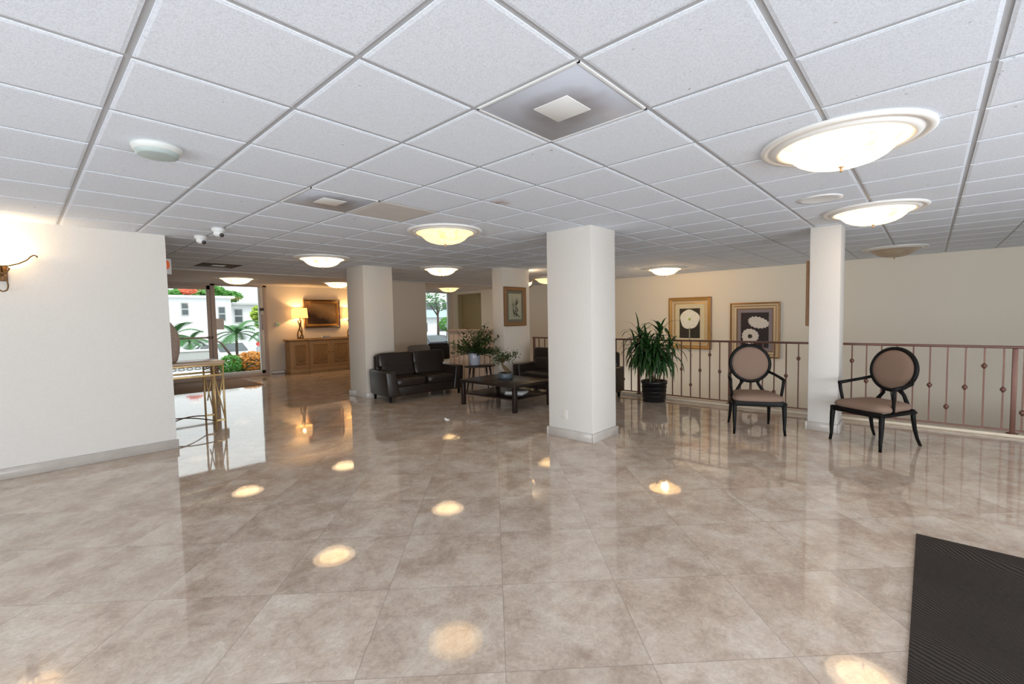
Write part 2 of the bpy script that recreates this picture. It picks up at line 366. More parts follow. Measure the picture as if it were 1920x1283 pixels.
# ------------------------------------------------------------------ mesh helpers
class MB:
    def __init__(s): s.bm = bmesh.new(); s.mats = []
    def mi(s, m):
        m = M[m] if isinstance(m, str) else m
        if m not in s.mats: s.mats.append(m)
        return s.mats.index(m)
    def _mark(s, faces, m, smooth):
        i = s.mi(m)
        for f in faces: f.material_index = i; f.smooth = smooth
    def box(s, c, d, m, rot=(0, 0, 0), bev=0.0, seg=2, smooth=None):
        mt = Matrix.Translation(c) @ Matrix.Rotation(rot[2], 4, 'Z') @ Matrix.Rotation(rot[1], 4, 'Y') @ Matrix.Rotation(rot[0], 4, 'X') @ Matrix.Diagonal((d[0], d[1], d[2], 1))
        before = set(s.bm.faces)
        r = bmesh.ops.create_cube(s.bm, size=1.0, matrix=mt)
        if bev > 0:
            ed = list({e for v in r['verts'] for e in v.link_edges})
            bmesh.ops.bevel(s.bm, geom=ed, offset=bev, segments=seg, profile=0.5, affect='EDGES')
        fs = [f for f in s.bm.faces if f not in before]
        s._mark(fs, m, (bev > 0) if smooth is None else smooth)
        return s
    def bar(s, p0, p1, w, d, m, bev=0.0):
        p0, p1 = Vector(p0), Vector(p1); v = p1 - p0; L = v.length
        q = v.to_track_quat('Z', 'Y')
        mt = Matrix.Translation((p0 + p1) / 2) @ q.to_matrix().to_4x4() @ Matrix.Diagonal((w, d, L, 1))
        before = set(s.bm.faces)
        r = bmesh.ops.create_cube(s.bm, size=1.0, matrix=mt)
        if bev:
            ed = list({e for v in r['verts'] for e in v.link_edges})
            bmesh.ops.bevel(s.bm, geom=ed, offset=bev, segments=2, profile=0.5, affect='EDGES')
        s._mark([f for f in s.bm.faces if f not in before], m, bev > 0)
        return s
    def lathe(s, prof, m, c=(0, 0, 0), n=32, a0=0.0, a1=2*PI, sx=1.0, sy=1.0, smooth=True, mtx=None):
        full = abs(a1 - a0 - 2*PI) < 1e-6
        cnt = n if full else n + 1
        rings = []
        for r, z in prof:
            if r < 1e-6:
                p = Vector((0, 0, z)); p = mtx @ p if mtx else p
                rings.append([s.bm.verts.new(p + Vector(c))])
            else:
                ring = []
                for i in range(cnt):
                    a = a0 + (a1 - a0) * i / n
                    p = Vector((r*sx*math.cos(a), r*sy*math.sin(a), z)); p = mtx @ p if mtx else p
                    ring.append(s.bm.verts.new(p + Vector(c)))
                rings.append(ring)
        fs = []
        for A, B in zip(rings, rings[1:]):
            for i in range(n):
                j = (i + 1) % cnt if full else i + 1
                if len(A) == 1 and len(B) == 1: continue
                if len(A) == 1: q = (A[0], B[i], B[j])
                elif len(B) == 1: q = (A[i], B[0], A[j])
                else: q = (A[i], B[i], B[j], A[j])
                try: fs.append(s.bm.faces.new(q))
                except ValueError: pass
        s._mark(fs, m, smooth)
        return s
    def tube(s, pts, rad, m, n=8, closed=False, cap=True):
        pts = [Vector(p) for p in pts]; k = len(pts)
        rads = rad if isinstance(rad, (list, tuple)) else [rad]*k
        rings = []; up = Vector((0, 0, 1))
        pu = None
        for i, p in enumerate(pts):
            if closed: t = pts[(i+1) % k] - pts[i-1]
            else: t = pts[min(i+1, k-1)] - pts[max(i-1, 0)]
            t.normalize()
            if pu is None:
                pu = t.orthogonal().normalized()
            else:
                pu = (pu - t * pu.dot(t))
                pu = pu.normalized() if pu.length > 1e-6 else t.orthogonal().normalized()
            w = t.cross(pu)
            rings.append([s.bm.verts.new(p + (pu*math.cos(2*PI*j/n) + w*math.sin(2*PI*j/n)) * rads[i]) for j in range(n)])
        fs = []
        rng = range(k) if closed else range(k-1)
        for i in rng:
            A, B = rings[i], rings[(i+1) % k]
            for j in range(n):
                fs.append(s.bm.faces.new((A[j], A[(j+1) % n], B[(j+1) % n], B[j])))
        if cap and not closed:
            fs.append(s.bm.faces.new(rings[0][::-1])); fs.append(s.bm.faces.new(rings[-1]))
        s._mark(fs, m, True)
        return s
    def prism(s, poly, axis, a, b, m, smooth=False):
        """poly: 2D points; axis 'X','Y','Z' = extrusion axis from a to b"""
        def P(u, v, w):
            return {'X': (w, u, v), 'Y': (u, w, v), 'Z': (u, v, w)}[axis]
        A = [s.bm.verts.new(P(u, v, a)) for u, v in poly]; B = [s.bm.verts.new(P(u, v, b)) for u, v in poly]
        n = len(poly); fs = [s.bm.faces.new(A[::-1]), s.bm.faces.new(B)]
        for i in range(n): fs.append(s.bm.faces.new((A[i], A[(i+1) % n], B[(i+1) % n], B[i])))
        s._mark(fs, m, smooth)
        return s
    def pillow(s, c, d, m, e=0.35, n=20, k=14, rot=(0, 0, 0)):
        """superellipsoid cushion"""
        R = Matrix.Rotation(rot[2], 3, 'Z') @ Matrix.Rotation(rot[1], 3, 'Y') @ Matrix.Rotation(rot[0], 3, 'X')
        def sp(x, p): return math.copysign(abs(x)**p, x)
        rings = []
        for i in range(k+1):
            la = -PI/2 + PI*i/k
            if i in (0, k):
                rings.append([s.bm.verts.new(Vector(c) + R @ Vector((0, 0, d[2]/2*sp(math.sin(la), e))))]); continue
            ring = []
            for j in range(n*2):
                lo = 2*PI*j/(2*n)
                x = d[0]/2*sp(math.cos(la), e)*sp(math.cos(lo), e); y = d[1]/2*sp(math.cos(la), e)*sp(math.sin(lo), e)
                ring.append(s.bm.verts.new(Vector(c) + R @ Vector((x, y, d[2]/2*sp(math.sin(la), e)))))
            rings.append(ring)
        fs = []; q = 2*n
        for A, B in zip(rings, rings[1:]):
            for j in range(q):
                if len(A) == 1: fs.append(s.bm.faces.new((A[0], B[j], B[(j+1) % q])) if False else s.bm.faces.new((A[0], B[(j+1) % q], B[j])))
                elif len(B) == 1: fs.append(s.bm.faces.new((A[j], A[(j+1) % q], B[0])))
                else: fs.append(s.bm.faces.new((A[j], A[(j+1) % q], B[(j+1) % q], B[j])))
        s._mark(fs, m, True)
        return s
    def blade(s, pts, wid, m, side=None):
        """leaf: ribbon along pts with half widths wid, a slight fold down the middle"""
        pts = [Vector(p) for p in pts]; k = len(pts); L_, C_, R_ = [], [], []
        for i, p in enumerate(pts):
            t = (pts[min(i+1, k-1)] - pts[max(i-1, 0)]).normalized()
            sd = side if side is not None else t.cross(Vector((0, 0, 1)))
            if sd.length < 1e-4: sd = Vector((1, 0, 0))
            sd = (sd - t*sd.dot(t)).normalized(); nm = sd.cross(t)
            w = wid[i]
            L_.append(s.bm.verts.new(p - sd*w + nm*w*0.25)); C_.append(s.bm.verts.new(p)); R_.append(s.bm.verts.new(p + sd*w + nm*w*0.25))
        fs = []
        for i in range(k-1):
            fs.append(s.bm.faces.new((L_[i], C_[i], C_[i+1], L_[i+1]))); fs.append(s.bm.faces.new((C_[i], R_[i], R_[i+1], C_[i+1])))
        s._mark(fs, m, True)
        return s
    def face(s, pts, m):
        f = s.bm.faces.new([s.bm.verts.new(p) for p in pts]); s._mark([f], m, False); return s
    def build(s, name, parent=None, loc=(0, 0, 0)):
        me = bpy.data.meshes.new(name)
        bmesh.ops.recalc_face_normals(s.bm, faces=s.bm.faces) if not getattr(s, 'norecalc', False) else None
        s.bm.to_mesh(me); s.bm.free()
        for m in s.mats: me.materials.append(m)
        o = bpy.data.objects.new(name, me); COL.objects.link(o)
        o.location = loc
        if parent: o.parent = parent
        return o

def tag(o, label=None, cat=None, group=None, kind=None):
    if label: o['label'] = label
    if cat: o['category'] = cat
    if group: o['group'] = group
    if kind: o['kind'] = kind
    return o
def thing(name, label, cat, loc=(0, 0, 0), rz=0.0, group=None):
    o = bpy.data.objects.new(name, None); COL.objects.link(o)
    o.empty_display_size = 0.1
    o.location = loc; o.rotation_euler = (0, 0, rz)
    return tag(o, label, cat, group)
def dup(root, loc, rz, label, group=None):
    r = root.copy(); COL.objects.link(r); r.location = loc; r.rotation_euler = (0, 0, rz); r['label'] = label
    if group: r['group'] = group
    for ch in list(root.children):
        c = ch.copy(); COL.objects.link(c); c.parent = r
        for g in list(ch.children):
            d = g.copy(); COL.objects.link(d); d.parent = c
    return r
def struct(mb, name, label=None, parent=None, loc=(0, 0, 0)):
    o = mb.build(name, parent, loc)
    if not parent: tag(o, label, None, None, 'structure')
    return o

# ------------------------------------------------------------------ camera
yaw, pitch, roll = 0.82768983, -0.05323242, -0.01876947
Ry = Matrix(((math.cos(yaw), -math.sin(yaw), 0), (math.sin(yaw), math.cos(yaw), 0), (0, 0, 1)))
Rp = Matrix(((1, 0, 0), (0, math.cos(pitch), math.sin(pitch)), (0, -math.sin(pitch), math.cos(pitch))))
Rr = Matrix(((math.cos(roll), 0, math.sin(roll)), (0, 1, 0), (-math.sin(roll), 0, math.cos(roll))))
RC = Rr @ Rp @ Ry                    # rows: right, forward, up
cam = bpy.data.cameras.new('camera'); cam.lens = 16.0; cam.sensor_width = 36.0; cam.sensor_fit = 'HORIZONTAL'
cam.clip_start = 0.05; cam.clip_end = 300
co = bpy.data.objects.new('camera', cam); COL.objects.link(co)
co.matrix_world = Matrix.Translation((0, 0, 1.44596)) @ Matrix((RC[0], RC[2], -RC[1])).transposed().to_4x4()
scene.camera = co

# ------------------------------------------------------------------ room shell
S_Y, W_X = -5.0, -4.6
b = MB()
b.prism([(W_X, S_Y), (7.62, S_Y), (7.62, 6.46), (WALLX + 0.2, 6.46), (WALLX + 0.2, WALLY + 0.15), (W_X, WALLY + 0.15)], 'Z', -0.25, 0.0, 'marble')
struct(b, 'floor', 'polished beige marble floor of square slabs laid diagonally')
b = MB(); b.box((9.5, 0.7, -1.55), (3.9, 11.6, 0.1), 'marble_curb'); struct(b, 'floor', 'lower landing floor of the stair well behind the railing')
b = MB(); b.box((7.545, 0.65, 0.018), (0.15, 11.3, 0.036), 'marble_curb', bev=0.006); struct(b, 'trim_curb', 'pale marble curb under the railing')
b = MB(); b.box((7.67, 0.65, -0.8), (0.1, 11.6, 1.6), 'wall'); struct(b, 'wall_stairwell')

# ceiling: T-bars and tegular tiles
b = MB()
nx0, nx1 = math.floor((W_X - GX)/TILE), math.ceil((WALLX - GX)/TILE)
ny0, ny1 = math.floor((S_Y - GY)/TILE), math.floor((10.45 - GY)/TILE)
YEND = GY + ny1*TILE
diffusers = {(0, 0), (0, 4), (1, 13), (1, 15)}
brown = {(1, 4)}
def clampx(x): return max(W_X, min(WALLX, x))
def clampy(y): return max(S_Y, min(YEND, y))
bm = b.bm
ti, br = b.mi('tile'), b.mi('brown_tile')
tb = b.mi('tbar')
for i in range(nx0, nx1):
    for j in range(ny0, ny1):
        if (i, j) in diffusers: continue
        x0, x1, y0, y1 = clampx(GX+i*TILE), clampx(GX+(i+1)*TILE), clampy(GY+j*TILE), clampy(GY+(j+1)*TILE)
        if x1 - x0 < 0.06 or y1 - y0 < 0.06: continue
        k = br if (i, j) in brown else ti
        rings = []
        for ins, z in ((0.012, CEIL+0.012), (0.012, CEIL+0.0025), (0.018, CEIL+0.0016), (0.026, CEIL)):
            rings.append([bm.verts.new(p) for p in ((x0+ins, y0+ins, z), (x1-ins, y0+ins, z), (x1-ins, y1-ins, z), (x0+ins, y1-ins, z))])
        for A, B in zip(rings, rings[1:]):
            for q in range(4):
                f = bm.faces.new((A[q], A[(q+1) % 4], B[(q+1) % 4], B[q])); f.material_index = k
        f = bm.faces.new(rings[-1][::-1]); f.material_index = k
b.norecalc = True
bmesh.ops.recalc_face_normals(bm, faces=bm.faces)
struct(b, 'ceiling', 'white acoustic tile ceiling in a metal grid')
b = MB()
for i in range(nx0, nx1+1):
    x = clampx(GX+i*TILE); b.box((x, (S_Y+YEND)/2, CEIL+0.0115), (0.026, YEND-S_Y, 0.010), 'tbar')
for j in range(ny0, ny1+1):
    y = clampy(GY+j*TILE); b.box(((W_X+WALLX)/2, y, CEIL+0.0112), (WALLX-W_X, 0.026, 0.010), 'tbar')
b.box(((W_X+WALLX)/2, (S_Y+YEND)/2, CEIL+0.06), (WALLX-W_X, YEND-S_Y, 0.04), 'tbar')
struct(b, 'trim_grid', 'grey metal grid of the tile ceiling')
b = MB(); b.box(((W_X+WALLX)/2, (YEND+WALLY)/2, CEIL+0.035), (WALLX-W_X, WALLY-YEND+0.02, 0.1), 'ceiling_plain'); struct(b, 'ceiling', 'plain plastered ceiling strip along the street front')

def base_run(name, x0, y0, x1, y1, label=None):
    b = MB(); b.box(((x0+x1)/2, (y0+y1)/2, 0.052), (abs(x1-x0), abs(y1-y0), 0.104), 'marble_base', bev=0.004, seg=1); return struct(b, name, label)
def wall(name, x0, x1, y0, y1, z0=0.0, z1=CEIL+0.05, m='wall', label=None):
    b = MB(); b.box(((x0+x1)/2, (y0+y1)/2, (z0+z1)/2), (x1-x0, y1-y0, z1-z0), m); return struct(b, name, label)

wall('wall_left', W_X, 1.205, 6.46, 6.68, m='wall_light', label='pale textured wall with a wall sconce')
base_run('baseboard_left', W_X, 6.43, 1.22, 6.46, 'grey marble skirting of the left wall')
wall('wall_hall', -0.7, -0.5, 6.68, WALLY)
# wall beyond the stair well, with a shallow alcove near the street front
b = MB()
X0, X1 = WALLX, WALLX + 0.2
for (y0, y1, z0, z1) in ((-5.2, 6.46, -1.6, CEIL+0.05), (6.46, 11.80, -0.2, CEIL+0.05), (11.80, 13.28, 2.36, CEIL+0.05), (13.28, WALLY, 0.0, CEIL+0.05)):
    b.box(((X0+X1)/2, (y0+y1)/2, (z0+z1)/2), (0.2, y1-y0, z1-z0), 'wall_back')
b.box((X1+0.25, 12.54, 1.2), (0.1, 1.5, 2.5), 'wall_alcove_shade')
b.box((X1+0.1, 11.77, 1.2), (0.25, 0.06, 2.5), 'wall_alcove_shade'); b.box((X1+0.1, 13.31, 1.2), (0.25, 0.06, 2.5), 'wall_alcove_shade'); b.box((X1+0.1, 12.54, 2.39), (0.25, 1.5, 0.06), 'wall_alcove_shade')
struct(b, 'wall_right', 'cream flecked wall beyond the stair railing')
wall('wall_partition', 6.45, 7.72, 10.3, 10.5, label='plain wall panel behind the near sofa')
base_run('baseboard_partition', 6.45, 10.27, 7.72, 10.3)

# street front: door leaf, glazing, solid wall
b = MB()
for (x0, x1, z0, z1) in ((-0.5, 2.30, 0, CEIL+0.05), (2.30, 4.68, 2.45, CEIL+0.05), (4.68, 8.5, 0, CEIL+0.05), (8.5, 11.12, 2.445, CEIL+0.05), (8.5, 11.12, 0, 0.06), (11.12, WALLX+0.2, 0, CEIL+0.05)):
    b.box(((x0+x1)/2, WALLY+0.06, (z0+z1)/2), (x1-x0, 0.12, z1-z0), 'wall')
struct(b, 'wall_front', 'cream wall of the street front')
base_run('baseboard_front', 4.72, WALLY-0.02, 8.5, WALLY)
FY = WALLY + 0.03
b = MB()
for (x0, x1, z0, z1) in ((2.38, 2.46, 0, 2.40), (3.28, 3.36, 0, 2.40), (2.38, 3.36, 2.30, 2.40), (2.38, 3.36, 0.0, 0.14)):
    b.box(((x0+x1)/2, FY, (z0+z1)/2), (x1-x0, 0.05, z1-z0), 'frame_grey', bev=0.004, seg=1)
d = struct(b, 'door_1', 'glass entrance door leaf with a grey metal frame and push bar')
b = MB(); b.box((2.87, FY, 1.2), (0.86, 0.008, 2.2), 'pane'); b.build('pane', d)
b = MB(); b.tube([(2.50, FY-0.07, 1.09), (3.34, FY-0.07, 1.09)], 0.022, 'frame_grey', n=10); b.box((3.30, FY-0.06, 1.09), (0.14, 0.06, 0.05), 'dark_grey', bev=0.008); b.box((2.47, FY-0.05, 1.09), (0.06, 0.06, 0.05), 'dark_grey', bev=0.008); b.build('push_bar', d)
b = MB()
for (x0, x1, z0, z1, m) in ((2.30, 2.38, 0, 2.45, 'frame_grey'), (3.36, 3.46, 0, 2.45, 'frame_grey'), (2.30, 4.68, 2.40, 2.45, 'frame_grey'), (4.58, 4.68, 0, 2.45, 'frame_grey'), (3.46, 4.58, 0, 0.06, 'frame_grey'), (3.46, 4.58, 0.06, 0.15, 'frame_white'), (4.48, 4.58, 0.06, 2.40, 'frame_white')):
    b.box(((x0+x1)/2, FY+0.0, (z0+z1)/2), (x1-x0, 0.09, z1-z0), m, bev=0.004, seg=1)
w1 = struct(b, 'window_1', 'tall fixed shop-front pane beside the entrance door')
b = MB(); b.box((3.97, FY, 1.275), (1.02, 0.008, 2.25), 'pane'); b.build('pane', w1)
b = MB(); b.box((4.53, FY-0.07, 1.80), (0.11, 0.06, 0.07), 'dark_grey', bev=0.008); b.box((4.56, FY-0.06, 1.45), (0.07, 0.04, 0.42), 'frame_grey', bev=0.006); b.build('latch', w1)
b = MB()
for (x0, x1, z0, z1) in ((8.5, 8.58, 0.06, 2.445), (11.04, 11.12, 0.06, 2.445), (8.5, 11.12, 0.06, 0.12), (8.5, 11.12, 2.41, 2.445)):
    b.box(((x0+x1)/2, FY, (z0+z1)/2), (x1-x0, 0.08, z1-z0), 'frame_white', bev=0.004, seg=1)
w2 = struct(b, 'window_2', 'full-height window of the far lounge')
b = MB(); b.box((9.81, FY, 1.265), (2.46, 0.008, 2.29), 'pane'); b.build('pane', w2)
# walls behind the camera with their window openings
b = MB()
for (x0, x1, z0, z1) in ((W_X, -3.6, 0, CEIL+0.05), (-3.6, 5.0, 0, 0.15), (-3.6, 5.0, 2.35, CEIL+0.05), (5.0, WALLX+0.2, -1.6, CEIL+0.05)):
    b.box(((x0+x1)/2, S_Y-0.1, (z0+z1)/2), (x1-x0, 0.2, z1-z0), 'wall')
struct(b, 'wall_back', 'wall behind the viewer with a wide window opening')
b = MB()
for (y0, y1, z0, z1) in ((S_Y, -3.6, 0, CEIL+0.05), (-3.6, 3.6, 0, 0.15), (-3.6, 3.6, 2.35, CEIL+0.05), (3.6, 6.46, 0, CEIL+0.05)):
    b.box((W_X-0.1, (y0+y1)/2, (z0+z1)/2), (0.2, y1-y0, z1-z0), 'wall')
struct(b, 'wall_entry', 'side wall behind the viewer with a window opening')

def column(name, x0, x1, y0, y1, lab, m='wall_light'):
    b = MB(); b.box(((x0+x1)/2, (y0+y1)/2, CEIL/2+0.003), (x1-x0, y1-y0, CEIL+0.006), m, bev=0.006, seg=2)
    struct(b, 'wall_'+name, lab)
    t = 0.022; h = 0.105
    b = MB()
    b.box(((x0+x1)/2, y0-t/2, h/2), (x1-x0+2*t, t, h), 'marble_base', bev=0.003, seg=1); b.box(((x0+x1)/2, y1+t/2, h/2), (x1-x0+2*t, t, h), 'marble_base', bev=0.003, seg=1)
    b.box((x0-t/2, (y0+y1)/2, h/2), (t, y1-y0, h), 'marble_base', bev=0.003, seg=1); b.box((x1+t/2, (y0+y1)/2, h/2), (t, y1-y0, h), 'marble_base', bev=0.003, seg=1)
    struct(b, 'baseboard_'+name)
column('pillar_middle', 4.38, 4.90, 2.80, 3.43, 'square white column in the middle of the lobby')
column('pillar_sofa', 4.345, 4.96, 7.665, 8.28, 'square column behind the near sofa', 'wall')
column('pillar_picture', 6.64, 7.44, 6.31, 6.62, 'column carrying the framed sketch', 'wall')
column('pillar_railing', 6.55, 6.91, 0.785, 1.09, 'slim column at the stair railing between the armchairs')
# outlet on the middle column
t = thing('wall_outlet', 'white electrical outlet low on the middle column', 'outlet', (4.38, 3.185, 0.28))
b = MB(); b.box((-0.004, 0, 0), (0.008, 0.072, 0.115), 'wall_light', bev=0.003); b.build('cover_plate', t)
b = MB()
for z in (-0.024, 0.024): b.box((-0.010, 0, z), (0.005, 0.034, 0.03), 'wall', bev=0.003)
b.build('socket', t)

# half-height panelled divider
b = MB(); b.box((6.745, 7.36, 0.58), (0.09, 1.48, 1.16), 'beadcap')
for k in range(9):
    y = 6.70 + k*0.165
    b.box((6.69, y, 0.60), (0.03, 0.132, 1.0), 'beadboard', bev=0.014, seg=2)
b.box((6.74, 7.36, 0.055), (0.15, 1.50, 0.11), 'marble_base', bev=0.004); b.box((6.74, 7.36, 1.185), (0.19, 1.53, 0.055), 'beadcap', bev=0.012)
struct(b, 'wall_divider', 'half-height fluted beige partition behind the vase')

# ------------------------------------------------------------------ ceiling lights
def lights_off(): pass
def ceiling_light(x, y, label, kind, watts, wash=False):
    t = thing('ceiling_light', label, 'ceiling light', (x, y, CEIL), 0, 'alabaster bowl ceiling lights')
    b = MB(); b.lathe([(0.0, 0.0), (0.425, 0.0), (0.425, -0.010), (0.412, -0.020), (0.392, -0.022), (0.384, -0.014), (0.372, -0.014), (0.360, -0.028), (0.338, -0.034), (0.326, -0.030), (0.322, -0.012), (0.300, -0.006), (0.0, -0.006)], 'plaster', n=64)
    b.build('medallion', t)
    b = MB(); b.lathe([(0.322, -0.026), (0.318, -0.034), (0.296, -0.044), (0.272, -0.058), (0.252, -0.078), (0.226, -0.102), (0.186, -0.124), (0.130, -0.141), (0.066, -0.150), (0.0, -0.152)], 'bowl_'+kind, n=64)
    b.build('glass_bowl', t)
    b = MB(); b.lathe([(0.0, -0.145), (0.014, -0.150), (0.014, -0.156), (0.006, -0.160), (0.008, -0.172), (0.006, -0.182), (0.0, -0.186)], 'lamp_metal', n=16)
    b.build('finial', t)
    if watts:
        L = bpy.data.lights.new('bulb', 'POINT' if wash else 'AREA'); L.energy = watts; L.color = (1.0, 0.74, 0.45)
        if wash: L.shadow_soft_size = 0.07
        else: L.shape = 'DISK'; L.size = 0.46
        o = bpy.data.objects.new('bulb', L); COL.objects.link(o); o.location = (x, y, CEIL-(0.075 if wash else 0.040))
    return t
W0 = 5
ceiling_light(3.38, 0.41, 'large lit alabaster bowl light nearest the viewer, top right', 'bright', W0)
ceiling_light(5.86, 0.44, 'lit alabaster bowl light just in front of the slim railing column', 'bright', W0)
ceiling_light(3.40, 4.14, 'lit amber bowl light in front of the middle column, above the near sofa', 'warm', W0*0.5)
ceiling_light(3.36, 7.16, 'lit bowl light just left of the sofa column top', 'bright', W0)
ceiling_light(3.40, 11.45, 'lit bowl light in front of the glass entrance pane', 'bright', W0)
ceiling_light(5.74, 11.40, 'lit bowl light above the carved console, half behind the sofa column', 'bright', W0)
ceiling_light(5.78, 7.18, 'lit bowl light over the seating group between sofa column and picture column', 'bright', W0)
ceiling_light(9.50, 11.45, 'small lit bowl light in front of the far lounge window', 'warm', W0*0.5)
ceiling_light(9.62, 4.28, 'lit amber bowl light above the flower pictures', 'wash', 170, wash=True)
ceiling_light(9.70, 0.45, 'unlit brownish bowl light above the stair well, far right', 'off', 0)
ceiling_light(9.40, 7.35, 'lit bowl light half hidden behind the middle column', 'warm', W0*0.5)

# air diffusers
def diffuser(i, j, label, m='diffuser'):
    x, y = GX+(i+0.5)*TILE, GY+(j+0.5)*TILE
    t = thing('air_diffuser', label, 'air vent', (x, y, CEIL), 0, 'perforated air diffusers')
    b = MB(); b.box((0, 0, 0.007), (0.575, 0.575, 0.012), m, bev=0.002, seg=1)
    b.build('perforated_panel', t)
    b = MB()
    for s in (-1, 1):
        b.box((s*0.291, 0, 0.006), (0.012, 0.594, 0.014), 'white_plastic' if m == 'diffuser' else m); b.box((0, s*0.291, 0.006), (0.594, 0.012, 0.014), 'white_plastic' if m == 'diffuser' else m)
    b.build('frame', t)
    b = MB(); b.box((0, 0, 0.0), (0.20, 0.20, 0.004), 'white_plastic', bev=0.001)
    b.build('center_plate', t)
diffuser(0, 0, 'dusty perforated ceiling diffuser nearest the viewer')
diffuser(0, 4, 'dusty perforated ceiling diffuser beside the soiled brown tile')
diffuser(1, 13, 'dark ceiling diffuser toward the entrance, nearer of the two', 'diffuser_sooty')
diffuser(1, 15, 'dark ceiling diffuser toward the entrance, farther of the two', 'diffuser_sooty')
b = MB(); b.lathe([(0.0, -0.006), (0.125, -0.006), (0.14, -0.010), (0.165, -0.008), (0.17, 0.0), (0.0, 0.0)], 'white_plastic', n=48)
tag(b.build('ceiling_speaker', None, (4.93, 0.75, CEIL)), 'flush round white grille in the ceiling left of the railing-column light', 'speaker')
t = thing('smoke_detector', 'round white detector on the ceiling at upper left', 'smoke detector', (0.60, 3.28, CEIL))
b = MB(); b.lathe([(0.0, 0.0), (0.122, 0.0), (0.122, -0.012), (0.110, -0.034), (0.104, -0.036), (0.0, -0.036)], 'pale_plastic', n=48); b.build('housing', t)
b = MB(); b.lathe([(0.104, -0.036), (0.098, -0.052), (0.085, -0.056), (0.0, -0.056)], mat('detector_lens', lin(170, 184, 182), rough=0.35), n=48); b.build('lens', t)
def camera_dome(x, y, label):
    t = thing('security_camera', label, 'security camera', (x, y, CEIL), 0, 'dome cameras on the ceiling')
    b = MB(); b.lathe([(0.0, 0.0), (0.062, 0.0), (0.062, -0.03), (0.055, -0.04), (0.0, -0.04)], 'white_plastic', n=24); b.build('mount', t)
    b = MB(); b.pillow((0, 0, -0.055), (0.095, 0.095, 0.075), 'white_plastic', e=1.0, n=10, k=10); b.build('housing', t)
    b = MB(); b.lathe([(0.022, 0), (0.022, 0.012), (0.0, 0.014)], 'dark_grey', c=(0.02, -0.036, -0.075), n=14, mtx=Matrix.Rotation(math.radians(125), 3, 'X')); b.build('lens', t)
camera_dome(1.50, 6.24, 'white dome camera nearer the left wall corner')
camera_dome(1.515, 5.62, 'white dome camera on the ceiling, right of its twin')
t = thing('fire_alarm', 'white alarm box with orange lens just past the left wall end', 'alarm', (1.325, 7.28, 2.19))
b = MB(); b.box((0, 0, 0), (0.16, 0.05, 0.20), 'white_plastic', bev=0.006); b.box((0, 0.03, 0.18), (0.03, 0.03, 0.22), 'white_plastic'); b.build('housing', t)
b = MB(); b.pillow((0.02, -0.03, 0.02), (0.085, 0.05, 0.12), 'red', e=0.9, n=10, k=10); b.build('lens', t)

# ------------------------------------------------------------------ wall sconces
def sconce(loc, rz, label, watts):
    t = thing('wall_sconce', label, 'wall lamp', loc, rz, 'glass bowl wall sconces')
    # local: wall at y=0, lamp in front (-y)
    b = MB(); b.lathe([(0.195, 0.10), (0.188, 0.075), (0.165, 0.045), (0.13, 0.02), (0.08, 0.004), (0.0, 0.0)], 'bowl_bright', n=32, a0=PI, a1=2*PI, sy=0.75, c=(0, -0.008, 0)); b.build('glass_bowl', t)
    b = MB()
    for s in (-1, 1):
        pts = [(s*0.0, -0.158, -0.012), (s*0.05, -0.15, -0.004), (s*0.11, -0.12, 0.022), (s*0.165, -0.075, 0.062), (s*0.195, -0.045, 0.104), (s*0.215, -0.035, 0.118), (s*0.235, -0.032, 0.112), (s*0.238, -0.03, 0.098)]
        b.tube(pts, 0.006, 'bronze', n=8)
        b.tube([(s*0.0, -0.10, -0.09), (s*0.03, -0.10, -0.06), (s*0.05, -0.11, -0.03), (s*0.03, -0.13, -0.01)], 0.006, 'bronze', n=8)
    loop = []
    for k in range(20):
        a = 2*PI*k/20
        loop.append((0.032*math.sin(a)*(1.0-0.3*math.cos(a)), -0.09, -0.165 + 0.075*math.cos(a)))
    b.tube(loop, 0.006, 'bronze', n=8, closed=True)
    b.box((0, -0.010, -0.06), (0.07, 0.018, 0.16), 'bronze', bev=0.006); b.bar((0, -0.01, -0.05), (0, -0.15, -0.012), 0.014, 0.014, 'bronze')
    b.build('bracket', t)
    L = bpy.data.lights.new('sconce_bulb', 'POINT'); L.energy = watts; L.color = (1.0, 0.72, 0.42); L.shadow_soft_size = 0.05
    o = bpy.data.objects.new('sconce_bulb', L); COL.objects.link(o)
    o.location = Vector(loc) + Matrix.Rotation(rz, 3, 'Z') @ Vector((0, -0.08, 0.13))
    return t
sconce((-0.06, 6.458, 2.02), 0, 'lit glass bowl sconce with twisted iron bracket on the left wall', 9)
sconce((7.442, 6.46, 2.10), PI/2, 'lit sconce on the far side of the picture column', 6)

